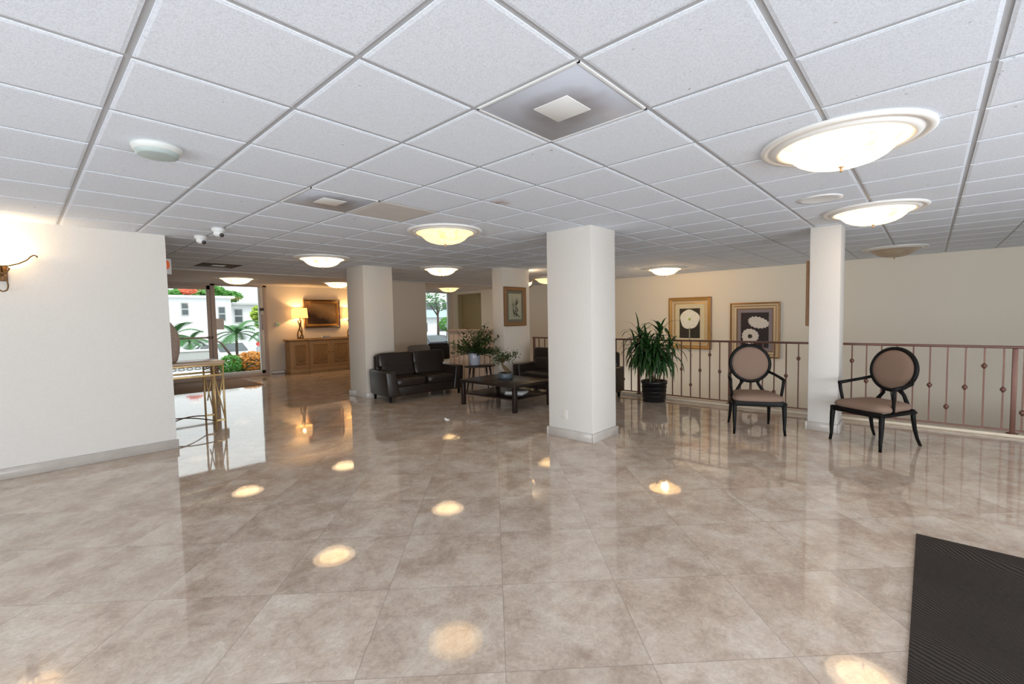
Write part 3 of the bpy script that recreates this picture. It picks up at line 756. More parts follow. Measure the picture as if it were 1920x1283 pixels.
# ------------------------------------------------------------------ stair railing
t = thing('stair_railing', 'bronze iron stair railing with knuckled balusters in front of the right wall', 'railing', (7.52, 0, 0))
b = MB(); b.box((0, 0.9, 1.012), (0.055, 10.8, 0.03), 'handrail', bev=0.010, seg=3); b.build('handrail', t)
b = MB(); b.box((0, 0.9, 0.072), (0.028, 10.8, 0.018), 'iron'); b.build('bottom_rail', t)
posts = [6.26, 5.36, 3.83, 2.29, 0.95, -0.71, -2.24, -3.77]
for y in posts:
    b = MB(); b.box((0, y, 0.515), (0.042, 0.042, 0.96), 'iron', bev=0.004); b.lathe([(0.05, 0.036), (0.05, 0.044), (0.03, 0.052), (0.0, 0.052)], 'iron', c=(0, y, 0), n=16); b.build('post', t)
heights = [0.53, 0.79, 0.53, 0.28]
for k in range(-25, 27):
    y = 2.29 + k*0.1535
    if any(abs(y-p) < 0.06 for p in posts) or y > 6.2 or y < -1.6: continue
    b = MB(); b.box((0, y, 0.540), (0.015, 0.015, 0.93), 'iron'); o = b.build('baluster', t)
    z = heights[(k-1) % 4]
    b = MB(); b.lathe([(0.0, -0.035), (0.011, -0.033), (0.013, -0.022), (0.024, -0.014), (0.026, 0.0), (0.024, 0.014), (0.013, 0.022), (0.011, 0.033), (0.0, 0.035)], 'iron', c=(0, y, z), n=12); b.build('collar', o)

# ------------------------------------------------------------------ framed pictures
# local frame: picture faces -Y, hangs with its back on y=0, centre at origin
def frame_ring(b, w, h, steps, m):
    """steps: list of (inset, y, material) describing a moulding from outside in"""
    def ring(ins, y):
        return [b.bm.verts.new(p) for p in ((-w/2+ins, y, -h/2+ins), (w/2-ins, y, -h/2+ins), (w/2-ins, y, h/2-ins), (-w/2+ins, y, h/2-ins))]
    prev = ring(*steps[0][:2])
    for ins, y, mm in steps[1:]:
        cur = ring(ins, y); i = b.mi(mm)
        for k in range(4):
            f = b.bm.faces.new((prev[k], prev[(k+1) % 4], cur[(k+1) % 4], cur[k])); f.material_index = i
        prev = cur
def picture(loc, rz, w, h, steps, label, inner, mount, pr, art, cat='picture', group=None, mount_w=0.08):
    t = thing('framed_picture', label, cat, loc, rz, group)
    b = MB(); frame_ring(b, w, h, steps, None)
    b.build('frame', t)
    iw, ih = w-2*inner, h-2*inner
    if mount:
        b = MB(); b.box((0, -0.008, 0), (iw, 0.006, ih), mount); b.build('mount', t)
        pw, ph = iw-2*mount_w, ih-2*mount_w
    else: pw, ph = iw, ih
    b = MB(); b.box((0, -0.012, 0), (pw, 0.004, ph), pr); p = b.build('print', t)
    if art: art(p, pw, ph)
    return t
def flower(name, parent, cx, cz, r, m, n=9, wob=0.07, squash=1.0, hole=0.12, rot=0.0, hole_mat='ink', y=-0.0155):
    b = MB(); k = 72
    cv = b.bm.verts.new((cx, y-0.002, cz)); ring = []
    for i in range(k):
        a = 2*PI*i/k; rr = r*(1 + wob*math.sin(n*a) + 0.03*math.sin(3*a+1))
        x, z = rr*math.cos(a), rr*math.sin(a)*squash
        ring.append(b.bm.verts.new((cx + x*math.cos(rot)-z*math.sin(rot), y, cz + x*math.sin(rot)+z*math.cos(rot))))
    i0 = b.mi(m)
    for i in range(k):
        f = b.bm.faces.new((cv, ring[i], ring[(i+1) % k])); f.material_index = i0
    o = b.build(name, parent)
    if hole:
        b = MB(); b.lathe([(hole*r, 0), (hole*r*0.7, 0.0015), (0, 0.0015)], hole_mat, c=(cx, y-0.0022, cz), n=20, mtx=Matrix.Rotation(PI/2, 3, 'X')); b.build('flower_center', o) if False else b.build('flower_center', parent)
    return o
def art_one(p, w, h):
    flower('flower', p, 0.0, 0.10, 0.236, 'petal', n=5, wob=0.03, hole=0.13, hole_mat='leaf_yellow')
    b = MB(); b.box((0.0, -0.0155, -0.26), (0.03, 0.002, 0.30), 'print_sage'); b.build('flower_stem', p)
def art_two(p, w, h):
    flower('flower', p, -0.09, -0.14, 0.172, 'petal_grey', n=14, wob=0.04, hole=0.28)
    flower('flower', p, 0.075, 0.17, 0.215, 'petal_grey', n=17, wob=0.08, squash=0.58, hole=0, rot=-0.25)
def art_sketch(p, w, h):
    b = MB(); rng = random.Random(3)
    for k in range(26):
        x = rng.uniform(-0.09, 0.09); z = rng.uniform(-0.22, 0.06); L = rng.uniform(0.05, 0.2)*(1-abs(x)*5)
        lean = rng.uniform(-0.04, 0.04)
        b.face([(x-0.006, -0.0155, z), (x+0.008, -0.0155, z), (x+0.004+lean, -0.0155, z+L), (x-0.002+lean, -0.0155, z+L)], 'ink')
    for k in range(6):
        x = rng.uniform(-0.02, 0.02)
        b.face([(x-0.03, -0.0156, -0.13), (x+0.13, -0.0156, -0.24+0.01*k), (x+0.13, -0.0156, -0.235+0.01*k), (x-0.03, -0.0156, -0.122)], 'ink')
    b.build('sketch', p)
g_steps = [(0, 0, None), (0, -0.045, 'gold_dark'), (0.02, -0.052, 'gold_dark'), (0.028, -0.04, 'gold'), (0.075, -0.034, 'gold'), (0.085, -0.026, 'gold_dark'), (0.14, -0.02, 'champagne'), (0.15, -0.022, 'gold'), (0.16, -0.008, 'gold')]
PX = WALLX - 0.002
picture((PX, 4.365, 1.228), -PI/2, 1.04, 1.27, g_steps, 'gilt framed print of one round white flower above the railing', 0.16, 'mat_cream', 'print_dark', art_one, group='flower prints in wide frames', mount_w=0.11)
s_steps = [(0, 0, None), (0, -0.045, 'gold_dark'), (0.025, -0.050, 'gold_dark'), (0.035, -0.036, 'gold_dark'), (0.07, -0.034, 'champagne'), (0.085, -0.026, 'gold_dark'), (0.13, -0.02, 'champagne'), (0.145, -0.02, 'gold_dark'), (0.15, -0.008, 'gold_dark')]
picture((PX, 2.905, 1.066), -PI/2, 1.02, 1.24, s_steps, 'bronze framed print of two white flowers behind the left armchair', 0.15, 'mat_lilac', 'print_plum', art_two, group='flower prints in wide frames', mount_w=0.075)
k_steps = [(0, 0, None), (0, -0.035, 'gold_brown'), (0.012, -0.042, 'gold_brown'), (0.02, -0.034, 'gold_brown'), (0.07, -0.03, 'gold_brown'), (0.078, -0.008, 'gold_dark')]
picture((6.965, 6.308, 1.675), 0, 0.66, 0.80, k_steps, 'sage sketch in a brown gilt frame on the picture column', 0.078, 'mat_sage', 'print_sage', art_sketch, mount_w=0.06)
picture((6.73, 1.091, 1.675), PI, 0.30, 0.80, k_steps, 'narrow framed picture seen edge-on on the railing column', 0.078, 'mat_sage', 'print_sage', None, mount_w=0.03)
l_steps = [(0, 0, None), (0, -0.04, 'gold_dark'), (0.02, -0.055, 'gold_dark'), (0.05, -0.04, 'dark_wood'), (0.075, -0.045, 'gold_dark'), (0.09, -0.03, 'gold'), (0.11, -0.03, 'gold_dark'), (0.12, -0.01, 'gold')]
picture((6.21, WALLY-0.002, 1.675), 0, 1.10, 0.84, l_steps, 'dark gilt framed landscape painting above the console', 0.12, None, 'landscape', None, cat='painting')

# ------------------------------------------------------------------ armchairs (oval back)
def armchair(loc, rz, label):
    t = thing('armchair', label, 'armchair', loc, rz, 'oval-back armchairs by the railing')
    # seat cushion: wider at the front
    b = MB(); n = 28; rings = []
    def outline(sc, z, dome=0.0):
        pts = []
        for i in range(4*n):
            a = 2*PI*i/(4*n); c, s_ = math.cos(a), math.sin(a)
            x = math.copysign(abs(c)**0.35, c); y = math.copysign(abs(s_)**0.35, s_)
            hw = 0.285 - 0.045*(y+1)/2
            pts.append(b.bm.verts.new((x*hw*sc, y*0.265*sc + (-0.012 if y < 0 else 0)*sc, z)))
        return pts
    for sc, z in ((0.97, 0.395), (1.0, 0.410), (1.0, 0.430), (0.96, 0.448), (0.82, 0.466), (0.55, 0.478), (0.25, 0.483)):
        rings.append(outline(sc, z))
    top = b.bm.verts.new((0, 0, 0.484)); fs = []
    for A, B in zip(rings, rings[1:]):
        for i in range(4*n): fs.append(b.bm.faces.new((A[i], A[(i+1) % (4*n)], B[(i+1) % (4*n)], B[i])))
    for i in range(4*n): fs.append(b.bm.faces.new((rings[-1][i], rings[-1][(i+1) % (4*n)], top)))
    fs.append(b.bm.faces.new(rings[0][::-1])); b._mark(fs, 'taupe', True); b.build('seat_cushion', t)
    # rail
    b = MB()
    b.box((0, -0.258, 0.368), (0.54, 0.028, 0.058), 'black_wood', bev=0.005); b.box((0, 0.252, 0.368), (0.46, 0.028, 0.058), 'black_wood', bev=0.005)
    for s in (-1, 1): b.bar((s*0.270, -0.258, 0.368), (s*0.232, 0.252, 0.368), 0.058, 0.028, 'black_wood', bev=0.005)
    b.build('seat_rail', t)
    for s in (-1, 1):
        b = MB(); b.tube([(s*0.262, -0.250, 0.39), (s*0.266, -0.256, 0.30), (s*0.268, -0.262, 0.18), (s*0.266, -0.266, 0.08), (s*0.272, -0.275, 0.0)], [0.026, 0.025, 0.021, 0.016, 0.014], 'black_wood', n=10); b.build('leg', t)
        b = MB(); b.tube([(s*0.222, 0.245, 0.39), (s*0.222, 0.255, 0.30), (s*0.226, 0.275, 0.18), (s*0.232, 0.305, 0.08), (s*0.238, 0.345, 0.0)], [0.023, 0.022, 0.019, 0.016, 0.014], 'black_wood', n=10); b.build('leg', t)
    # oval back
    tilt = math.radians(-9)
    R = Matrix.Rotation(tilt, 3, 'X'); C = Vector((0, 0.275, 0.80))
    def bp(x, y, z): return C + R @ Vector((x, y, z))
    rx, rz_ = 0.228, 0.228
    b = MB(); b.tube([bp(rx*math.cos(2*PI*i/48), 0, rz_*math.sin(2*PI*i/48)) for i in range(48)], 0.0225, 'black_wood', n=10, closed=True); b.build('back_frame', t)
    b = MB(); mt = R @ Matrix.Rotation(PI/2, 3, 'X')
    b.lathe([(0.0, 0.034), (0.12, 0.032), (0.175, 0.026), (0.205, 0.014), (0.212, 0.0), (0.205, -0.012), (0.17, -0.018), (0.0, -0.02)], 'taupe', c=tuple(C), n=48, sx=rx/0.228*1.03, sy=rz_/0.228*1.03, mtx=mt); b.build('back_pad', t)
    b = MB()
    for s in (-1, 1):
        b.tube([bp(s*0.075, 0.0, -0.215), (s*0.105, 0.285, 0.53), (s*0.150, 0.262, 0.455), (s*0.185, 0.248, 0.385)], [0.018, 0.018, 0.020, 0.020], 'black_wood', n=8)
        b.tube([bp(s*0.10, 0.0, -0.205), (s*0.10, 0.285, 0.54)], 0.014, 'black_wood', n=8)
    b.tube([bp(0, 0, -0.228), (0, 0.262, 0.47), (0, 0.252, 0.38)], 0.006, 'black_wood', n=8)
    b.build('back_support', t)
    for s in (-1, 1):
        b = MB(); b.tube([bp(s*0.205, 0.0, -0.10), (s*0.262, 0.16, 0.672), (s*0.286, 0.0, 0.652), (s*0.292, -0.135, 0.640)], [0.017, 0.017, 0.018, 0.019], 'black_wood', n=10)
        b.tube([(s*0.290, -0.128, 0.648), (s*0.284, -0.120, 0.56), (s*0.272, -0.105, 0.46), (s*0.262, -0.10, 0.375)], [0.019, 0.017, 0.016, 0.017], 'black_wood', n=10); b.build('armrest', t)
    return t
ch = armchair((6.15, 1.585, 0), math.radians(-63.9), 'taupe oval-back armchair left of the slim railing column')
dup(ch, (6.285, 0.43, 0), math.radians(-122), 'taupe oval-back armchair turned sideways, right of the slim railing column')

# ------------------------------------------------------------------ sofas
def sofa(loc, rz, W, label, nseat=2):
    t = thing('sofa', label, 'sofa', loc, rz, 'dark leather sofas')
    D = 0.80; aw = 0.20
    # local: front edge at y=0, back at y=D, x centred
    for s in (-1, 1):
        b = MB()
        xo, xi_t, xi_b = s*W/2, s*(W/2-aw+0.02), s*(W/2-aw-0.055)
        xo_b = s*(W/2-0.03)
        A = [(xo_b, 0.03, 0.10), (xi_b, 0.0, 0.10), (xi_t, 0.02, 0.545), (xo, 0.03, 0.545)]
        B = [(xo_b, D-0.04, 0.10), (xi_b, D-0.06, 0.10), (xi_t, D-0.08, 0.555), (xo, D-0.05, 0.555)]
        va = [b.bm.verts.new(p) for p in A]; vb = [b.bm.verts.new(p) for p in B]
        fs = [b.bm.faces.new(va), b.bm.faces.new(vb[::-1])] + [b.bm.faces.new((va[i], vb[i], vb[(i+1) % 4], va[(i+1) % 4])) for i in range(4)]
        ed = list({e for v in va+vb for e in v.link_edges})
        bmesh.ops.bevel(b.bm, geom=ed, offset=0.028, segments=4, profile=0.5, affect='EDGES')
        b._mark(b.bm.faces, 'leather', True); b.build('armrest', t)
    iw = W-2*aw
    b = MB(); b.box((0, D/2-0.01, 0.185), (iw-0.02, D-0.12, 0.17), 'leather', bev=0.02, seg=3); b.build('base', t)
    b = MB(); b.box((0, D-0.085, 0.45), (iw+0.20, 0.13, 0.70), 'leather', bev=0.04, seg=3); b.build('backrest', t)
    cw = (iw+0.06)/nseat
    for k in range(nseat):
        x = -(iw+0.06)/2 + cw*(k+0.5)
        b = MB(); b.pillow((x, 0.315, 0.338), (cw-0.006, 0.62, 0.155), 'leather', e=0.30); b.build('seat_cushion', t)
        bw = (iw+0.18)/nseat
        xb = -(iw+0.18)/2 + bw*(k+0.5)
        b = MB(); b.pillow((-(iw+0.10)/2 + (iw+0.10)/nseat*(k+0.5), 0.592, 0.515), ((iw+0.10)/nseat-0.005, 0.20, 0.27), 'leather', e=0.26, rot=(math.radians(-14), 0, 0)); b.build('lumbar_cushion', t)
        b = MB(); b.pillow((xb, 0.638, 0.700), (bw-0.004, 0.20, 0.27), 'leather', e=0.22, rot=(math.radians(-9), 0, 0)); b.build('head_cushion', t)
    for x in (-(W/2-0.09), W/2-0.09):
        for y in (0.085, D-0.11):
            b = MB(); b.lathe([(0.022, 0.0), (0.034, 0.115), (0.0, 0.115)], 'black_wood', c=(x, y, 0), n=4, a0=PI/4, a1=PI/4+2*PI, smooth=False); b.build('leg', t)
    return t
rs = math.radians(-6.5)
sofa((5.06, 6.745, 0), rs, 1.62, 'dark brown leather two-seat sofa in front of the sofa column')
sofa((6.52, 5.00, 0), math.radians(-90), 2.06, 'dark leather sofa half hidden behind the middle column')

# ------------------------------------------------------------------ tables
t = thing('coffee_table', 'low dark wood coffee table with a lower shelf between the sofas', 'coffee table', (5.48, 5.20, 0))
b = MB(); b.box((0, 0, 0.402), (0.92, 1.26, 0.045), 'dark_wood', bev=0.006); b.build('tabletop', t)
b = MB(); b.box((0, 0, 0.19), (0.84, 1.18, 0.022), 'dark_wood', bev=0.004); b.build('shelf', t)
for sx in (-1, 1):
    for sy in (-1, 1):
        b = MB(); b.box((sx*0.42, sy*0.585, 0.19), (0.062, 0.062, 0.38), 'dark_wood', bev=0.004); b.build('leg', t)
t = thing('side_table', 'oval dark wood side table with splayed legs beside the near sofa', 'side table', (6.16, 6.53, 0), math.radians(-20))
b = MB(); b.lathe([(0.0, 0.492), (0.30, 0.492), (0.33, 0.500), (0.335, 0.510), (0.33, 0.520), (0.0, 0.522)], 'dark_wood', n=48, sy=0.62); b.build('tabletop', t)
for sx, sy in ((-1, -1), (-1, 1), (1, -1), (1, 1)):
    b = MB(); b.tube([(sx*0.17, sy*0.085, 0.495), (sx*0.235, sy*0.125, 0.0)], [0.021, 0.011], 'dark_wood', n=10); b.build('leg', t)
b = MB()
b.tube([(0.215*math.cos(2*PI*i/32), 0.118*math.sin(2*PI*i/32), 0.20) for i in range(32)], 0.007, 'dark_wood', n=6, closed=True)
for k in range(-3, 4): 
    y = 0.118*math.sqrt(max(0, 1-(k*0.055/0.215)**2)); b.tube([(k*0.055, -y, 0.20), (k*0.055, y, 0.20)], 0.004, 'dark_wood', n=5)
b.build('wire_shelf', t)

# magazines on the coffee table shelf
for k, (dx, dy, rz, th, lab) in enumerate(((0, 0, 0.35, 0.022, 'thick white magazine at the bottom of the pile under the coffee table'), (0.02, 0.01, 0.5, 0.014, 'white magazine in the middle of the pile under the coffee table'), (-0.015, -0.03, 0.2, 0.012, 'white magazine on top of the pile under the coffee table'))):
    z = 0.2012 + sum((0.022, 0.014, 0.012)[:k])
    b = MB(); b.box((0, 0, th/2), (0.24, 0.31, th-0.001), 'paper', bev=0.002, seg=1)
    o = b.build('magazine', None, (5.50+dx, 4.98+dy, z)); o.rotation_euler = (0, 0, rz)
    tag(o, lab, 'magazine', 'magazines under the coffee table')

# ------------------------------------------------------------------ plants indoors
def curve_leaf(b, base, az, el, L, w, droop, m, k=7):
    d = Vector((math.cos(az)*math.cos(el), math.sin(az)*math.cos(el), math.sin(el)))
    p = Vector(base); pts = [p.copy()]; step = L/k
    for i in range(k):
        d = (d + Vector((0, 0, -droop*(0.4+i*0.25)))).normalized(); p = p + d*step; pts.append(p.copy())
    b.blade(pts, [w*max(0.04, 0.35+0.65*math.sin(PI*min(1, 0.12+i/k*0.95))) if i < k else w*0.04 for i in range(k+1)], m)
# big dracaena in a black nursery pot
t = thing('potted_plant', 'tall bushy dracaena in a black pot in front of the railing', 'plant', (7.215, 3.40, 0))
b = MB(); b.lathe([(0.0, 0.0), (0.178, 0.0), (0.185, 0.01), (0.203, 0.30), (0.214, 0.302), (0.216, 0.345), (0.206, 0.348), (0.200, 0.31), (0.0, 0.31)], 'black_pot', n=40)
for zz in (0.10, 0.17, 0.24): b.lathe([(0.178+zz*0.083+0.004, zz-0.006), (0.184+zz*0.083+0.004, zz), (0.178+zz*0.083+0.004, zz+0.006)], 'black_pot', n=40)
b.build('pot', t)
b = MB(); b.lathe([(0.198, 0.318), (0.1, 0.328), (0.0, 0.33)], 'soil', n=24); b.build('soil', t)
rg = random.Random(11)
stems = [((0.02, 0.0), (0.03, -0.10), 1.20), ((-0.04, 0.05), (-0.10, 0.22), 1.16), ((0.05, -0.06), (0.08, -0.26), 0.98), ((-0.06, -0.03), (-0.20, 0.04), 0.96), ((0.0, 0.08), (0.0, 0.14), 0.98), ((-0.02, -0.07), (-0.14, -0.16), 0.90), ((0.06, 0.04), (-0.04, 0.32), 0.92), ((-0.05, 0.0), (-0.12, -0.04), 0.86)]
b = MB()
for (x0, y0), (x1, y1), h in stems:
    b.tube([(x0, y0, 0.32), (x0*0.6+x1*0.4, y0*0.6+y1*0.4, 0.32+(h-0.32)*0.5), (x1, y1, h)], [0.014, 0.012, 0.010], 'stem', n=8)
b.build('stem', t)
b = MB()
for (x0, y0), (x1, y1), h in stems:
    nl = 52
    for i in range(nl):
        f = i/nl
        q = Vector((x0, y0, 0.32)).lerp(Vector((x1, y1, h)), 0.52+0.48*f)
        az = i*2.399 + rg.uniform(-0.3, 0.3)
        el = 0.25 + 1.05*f**2.2 + rg.uniform(-0.2, 0.2)
        curve_leaf(b, q, az, el, rg.uniform(0.34, 0.48)*(1.0 if f < 0.85 else 0.80)*(0.6 if math.cos(az) > 0.35 else 1.0), rg.uniform(0.017, 0.026), 0.30 - 0.20*f**2, 'leaf_dark', k=9)
b.build('foliage', t)
# leafy arrangement in a grey-blue vase on the side table
t = thing('vase_of_foliage', 'grey-blue glazed pot of wild olive stems on the oval side table', 'plant', (6.10, 6.62, 0.5225))
b = MB(); b.lathe([(0.0, 0.0), (0.085, 0.0), (0.100, 0.012), (0.112, 0.08), (0.118, 0.16), (0.119, 0.235), (0.115, 0.243), (0.110, 0.235), (0.106, 0.20), (0.0, 0.20)], 'blue_pot', n=40); b.build('pot', t)
rg = random.Random(5); bs = MB(); b = MB(); bf = MB()
for i in range(64):
    az = rg.uniform(0, 2*PI); el = rg.uniform(0.30, 1.4); L = rg.uniform(0.34, 0.64)
    p = Vector((0.06*math.cos(az)*rg.random(), 0.06*math.sin(az)*rg.random(), 0.19)); d = Vector((math.cos(az)*math.cos(el)*(0.8 if math.cos(az) > 0 else 1), math.sin(az)*math.cos(el), math.sin(el))); pts = [p.copy()]
    for k in range(7):
        d = (d + Vector((rg.uniform(-.08, .08), rg.uniform(-.08, .08), -0.10))).normalized(); p = p + d*L/7; pts.append(p.copy())
        if k >= 1 and p.x < 0.40:
            for s in range(3): curve_leaf(b, p, az + rg.uniform(-2.2, 2.2), rg.uniform(-0.3, 0.9), rg.uniform(0.07, 0.13), rg.uniform(0.012, 0.020), 0.06, 'leaf_olive' if rg.random() < 0.7 else 'leaf_dark', k=4)
    bs.tube(pts, [0.004]*4+[0.003]*4, 'leaf_olive', n=5)
bs.build('stem', t); b.build('foliage', t); bf.bm.free()
# bonsai in a slate bowl on the coffee table
t = thing('bonsai', 'small bonsai with a twisted trunk in a slate blue bowl on the coffee table', 'plant', (5.56, 5.27, 0.4252))
b = MB(); b.lathe([(0.0, 0.0), (0.120, 0.0), (0.126, 0.01), (0.128, 0.095), (0.122, 0.10), (0.116, 0.094), (0.0, 0.086)], 'slate_pot', n=36); b.build('pot', t)
b = MB(); b.lathe([(0.116, 0.090), (0.05, 0.098), (0.0, 0.10)], 'soil', n=20); b.build('soil', t)
b = MB(); b.tube([(0.03, -0.02, 0.09), (0.02, -0.01, 0.14), (-0.02, 0.01, 0.19), (-0.05, 0.03, 0.25), (-0.03, 0.03, 0.31)], [0.045, 0.036, 0.030, 0.020, 0.012], 'stem', n=10)
rg = random.Random(9); tips = []
for i in range(9):
    az = i*0.7; p = Vector((-0.04, 0.03, 0.26)); q = p + Vector((math.cos(az)*0.12, math.sin(az)*0.12, rg.uniform(0.04, 0.16))); b.tube([p, (p+q)/2+Vector((0, 0, 0.02)), q], [0.008, 0.006, 0.003], 'stem', n=6); tips.append(q)
b.build('trunk', t)
b = MB()
for q in tips + [Vector((-0.03, 0.03, 0.34)), Vector((-0.05, 0.02, 0.38)), Vector((-0.10, 0.08, 0.30)), Vector((0.10, -0.12, 0.36)), Vector((0.09, -0.15, 0.42)), Vector((-0.06, 0.1, 0.42))]:
    for k in range(34): curve_leaf(b, q + Vector((rg.gauss(0, 0.035), rg.gauss(0, 0.035), rg.gauss(0, 0.035))), rg.uniform(0, 6.28), rg.uniform(-0.4, 1.2), rg.uniform(0.03, 0.055), 0.010, 0.05, 'leaf_olive', k=3)
b.build('foliage', t)

# ------------------------------------------------------------------ console, table lamps
CX, CYF = 6.21, 12.98
t = thing('console_cabinet', 'long limed oak console with fluted doors below the landscape painting', 'cabinet', (CX, -0.03, 0))
b = MB()
b.box((0, 13.19, 0.50), (2.24, 0.36, 0.80), 'oak', bev=0.006); b.box((0, 13.16, 0.50), (1.22, 0.38, 0.80), 'oak', bev=0.006)
b.box((0, 13.19, 0.055), (2.30, 0.40, 0.11), 'oak', bev=0.012); b.box((0, 13.16, 0.055), (1.28, 0.42, 0.11), 'oak', bev=0.012)
for s in (-1, 1): b.lathe([(0.05, 0.10), (0.05, 0.90)], 'oak', c=(s*1.09, 13.04, 0), n=16)
b.build('body', t)
b = MB(); b.box((0, 13.19, 0.935), (2.34, 0.42, 0.05), 'oak', bev=0.012, seg=3); b.box((0, 13.15, 0.935), (1.30, 0.44, 0.05), 'oak', bev=0.012, seg=3); b.build('top', t)
for x, w, yf in ((-0.855, 0.44, 13.005), (-0.305, 0.56, 12.965), (0.305, 0.56, 12.965), (0.855, 0.44, 13.005)):
    b = MB(); b.box((x, yf, 0.51), (w, 0.02, 0.70), 'oak', bev=0.004)
    frame = 0.07
    b.box((x, yf-0.008, 0.51), (w-2*frame, 0.01, 0.70-2*frame), 'oak_dark')
    nb = int((w-2*frame)/0.035)
    for k in range(nb):
        xx = x - (w-2*frame)/2 + (k+0.5)*(w-2*frame)/nb
        b.lathe([(0.0, 0.0), (0.0125, 0.0), (0.0125, 0.52), (0.0, 0.52)], 'oak', c=(xx, yf-0.012, 0.25), n=8)
    # swag carved across the flutes
    b.tube([(x-(w/2-frame)+i*(w-2*frame)/10, yf-0.026, 0.32-0.05*math.sin(PI*i/10)) for i in range(11)], 0.012, 'oak', n=6)
    o = b.build('door', t)
    if abs(x) < 0.5:
        k = MB(); k.lathe([(0.016, 0), (0.016, 0.01), (0.008, 0.014), (0.014, 0.024), (0.0, 0.03)], 'bronze', c=(x+(0.25 if x < 0 else -0.25), yf-0.01, 0.55), n=12, mtx=Matrix.Rotation(PI/2, 3, 'X')); k.build('knob', o)
def table_lamp(x, label):
    t = thing('table_lamp', label, 'lamp', (x, 13.20, 0.9605), 0, 'table lamps on the console')
    b = MB(); b.lathe([(0.0, 0.0), (0.085, 0.0), (0.09, 0.02), (0.07, 0.035), (0.0, 0.035)], 'bronze', n=24)
    for k in range(3):
        a0 = 2*PI*k/3; pts = []; 
        for i in range(13):
            f = i/12; a = a0 + f*PI*0.95; r = 0.068*(1-0.9*math.sin(PI*min(1, f*1.0))**2*0.85) if f < 1 else 0.02
            r = 0.066*abs(math.cos(PI*f*0.72))+0.012
            pts.append((r*math.cos(a), r*math.sin(a), 0.03+0.50*f))
        b.tube(pts, 0.016, 'bronze', n=8)
    b.build('base', t)
    b = MB(); b.lathe([(0.012, 0.50), (0.012, 0.62), (0.02, 0.63), (0.02, 0.68), (0.0, 0.68)], 'bronze', n=12); b.build('neck', t)
    b = MB(); b.lathe([(0.225, 0.59), (0.205, 0.875)], 'shade', n=40, sy=0.8); b.build('lamp_shade', t)
    L = bpy.data.lights.new('lamp_bulb', 'POINT'); L.energy = 22; L.color = (1.0, 0.62, 0.28); L.shadow_soft_size = 0.04
    o = bpy.data.objects.new('lamp_bulb', L); COL.objects.link(o); o.location = (x, 13.20, 0.96+0.735)
table_lamp(5.47, 'lit table lamp on the left end of the console')
table_lamp(6.98, 'lit table lamp on the right end of the console')
t = thing('desk_tray', 'small pale tray on the console between the lamps', 'tray', (6.16, 13.13, 0.9605))
b = MB(); b.box((0, 0, 0.006), (0.22, 0.12, 0.012), 'paper', bev=0.003)
for s in (-1, 1): b.box((s*0.105, 0, 0.03), (0.01, 0.12, 0.06), 'paper'); b.box((0, s*0.055, 0.03), (0.22, 0.01, 0.06), 'paper')
b.build('body', t)
t = thing('thermostat', 'small wall thermostat with a green light beside the entrance pane', 'thermostat', (4.93, WALLY, 1.39))
b = MB(); b.box((0, -0.012, 0), (0.12, 0.024, 0.09), 'pale_plastic', bev=0.006); b.build('housing', t)
b = MB(); b.pillow((0.015, -0.026, -0.008), (0.05, 0.02, 0.04), 'green_led', e=0.8, n=8, k=8); b.build('indicator', t)

# ------------------------------------------------------------------ gilt iron table with a speckled vase behind the left wall
t = thing('console_table', 'gilt iron console table with truss legs at the left wall end', 'table', (1.45, 7.29, 0))
b = MB(); b.box((0, 0, 0.925), (0.88, 0.56, 0.04), 'stone_top', bev=0.006); b.build('tabletop', t)
b = MB()
for z in (0.895, 0.755):
    for sy in (-1, 1): b.box((0, sy*0.25, z), (0.84, 0.022, 0.028), 'gold_table', bev=0.004)
    for sx in (-1, 1): b.box((sx*0.41, 0, z), (0.022, 0.52, 0.028), 'gold_table', bev=0.004)
b.build('apron', t)
b = MB()
for sx in (-1, 1):
    for sy in (-1, 1):
        for r in (0.045, 0.025, 0.012): b.tube([(sx*0.362+r*math.cos(2*PI*i/16), sy*0.25, 0.825+r*math.sin(2*PI*i/16)) for i in range(16)], 0.0055, 'scroll', n=5, closed=True)
for sy in (-1, 1):
    for k in range(6): b.tube([(-0.22+k*0.088+0.03*math.cos(2*PI*i/14), sy*0.25, 0.862+0.018*math.sin(2*PI*i/14)) for i in range(14)], 0.004, 'scroll', n=5, closed=True)
b.build('scrollwork', t)
for sx in (-1, 1):
    for sy in (-1, 1):
        b = MB()
        xo, xi = sx*0.415, sx*0.31
        b.tube([(xo, sy*0.25, 0.90), (xo, sy*0.25, 0.0)], 0.0125, 'gold_table', n=8); b.tube([(xi, sy*0.25, 0.90), (xi, sy*0.25, 0.0)], 0.0125, 'gold_table', n=8)
        b.tube([(xi, sy*0.25, 0.745), (xo, sy*0.25, 0.145)], 0.008, 'gold_table', n=6); b.tube([(xo, sy*0.25, 0.745), (xi+sx*0.03, sy*0.25, 0.35)], 0.008, 'gold_table', n=6)
        b.box(((xo+xi)/2, sy*0.25, 0.14), (abs(xo-xi), 0.022, 0.022), 'gold_table')
        b.build('leg', t)
b = MB()
for sy in (-1, 1): b.tube([(-0.30+0.60*i/10, sy*(0.25-0.5*i/10), 0.14+0.05*math.sin(PI*i/10)) for i in range(11)], 0.008, 'scroll', n=6)
b.build('stretcher', t)
b = MB(); b.lathe([(0.0, 0.0), (0.13, 0.0), (0.15, 0.02), (0.178, 0.14), (0.186, 0.28), (0.172, 0.38), (0.13, 0.47), (0.085, 0.54), (0.065, 0.60), (0.075, 0.66), (0.068, 0.665), (0.055, 0.60), (0.0, 0.58)], 'speckle', n=40)
tag(b.build('vase', None, (1.27, 7.30, 0.9452)), 'large brown speckled vase standing on the gilt iron table', 'vase')

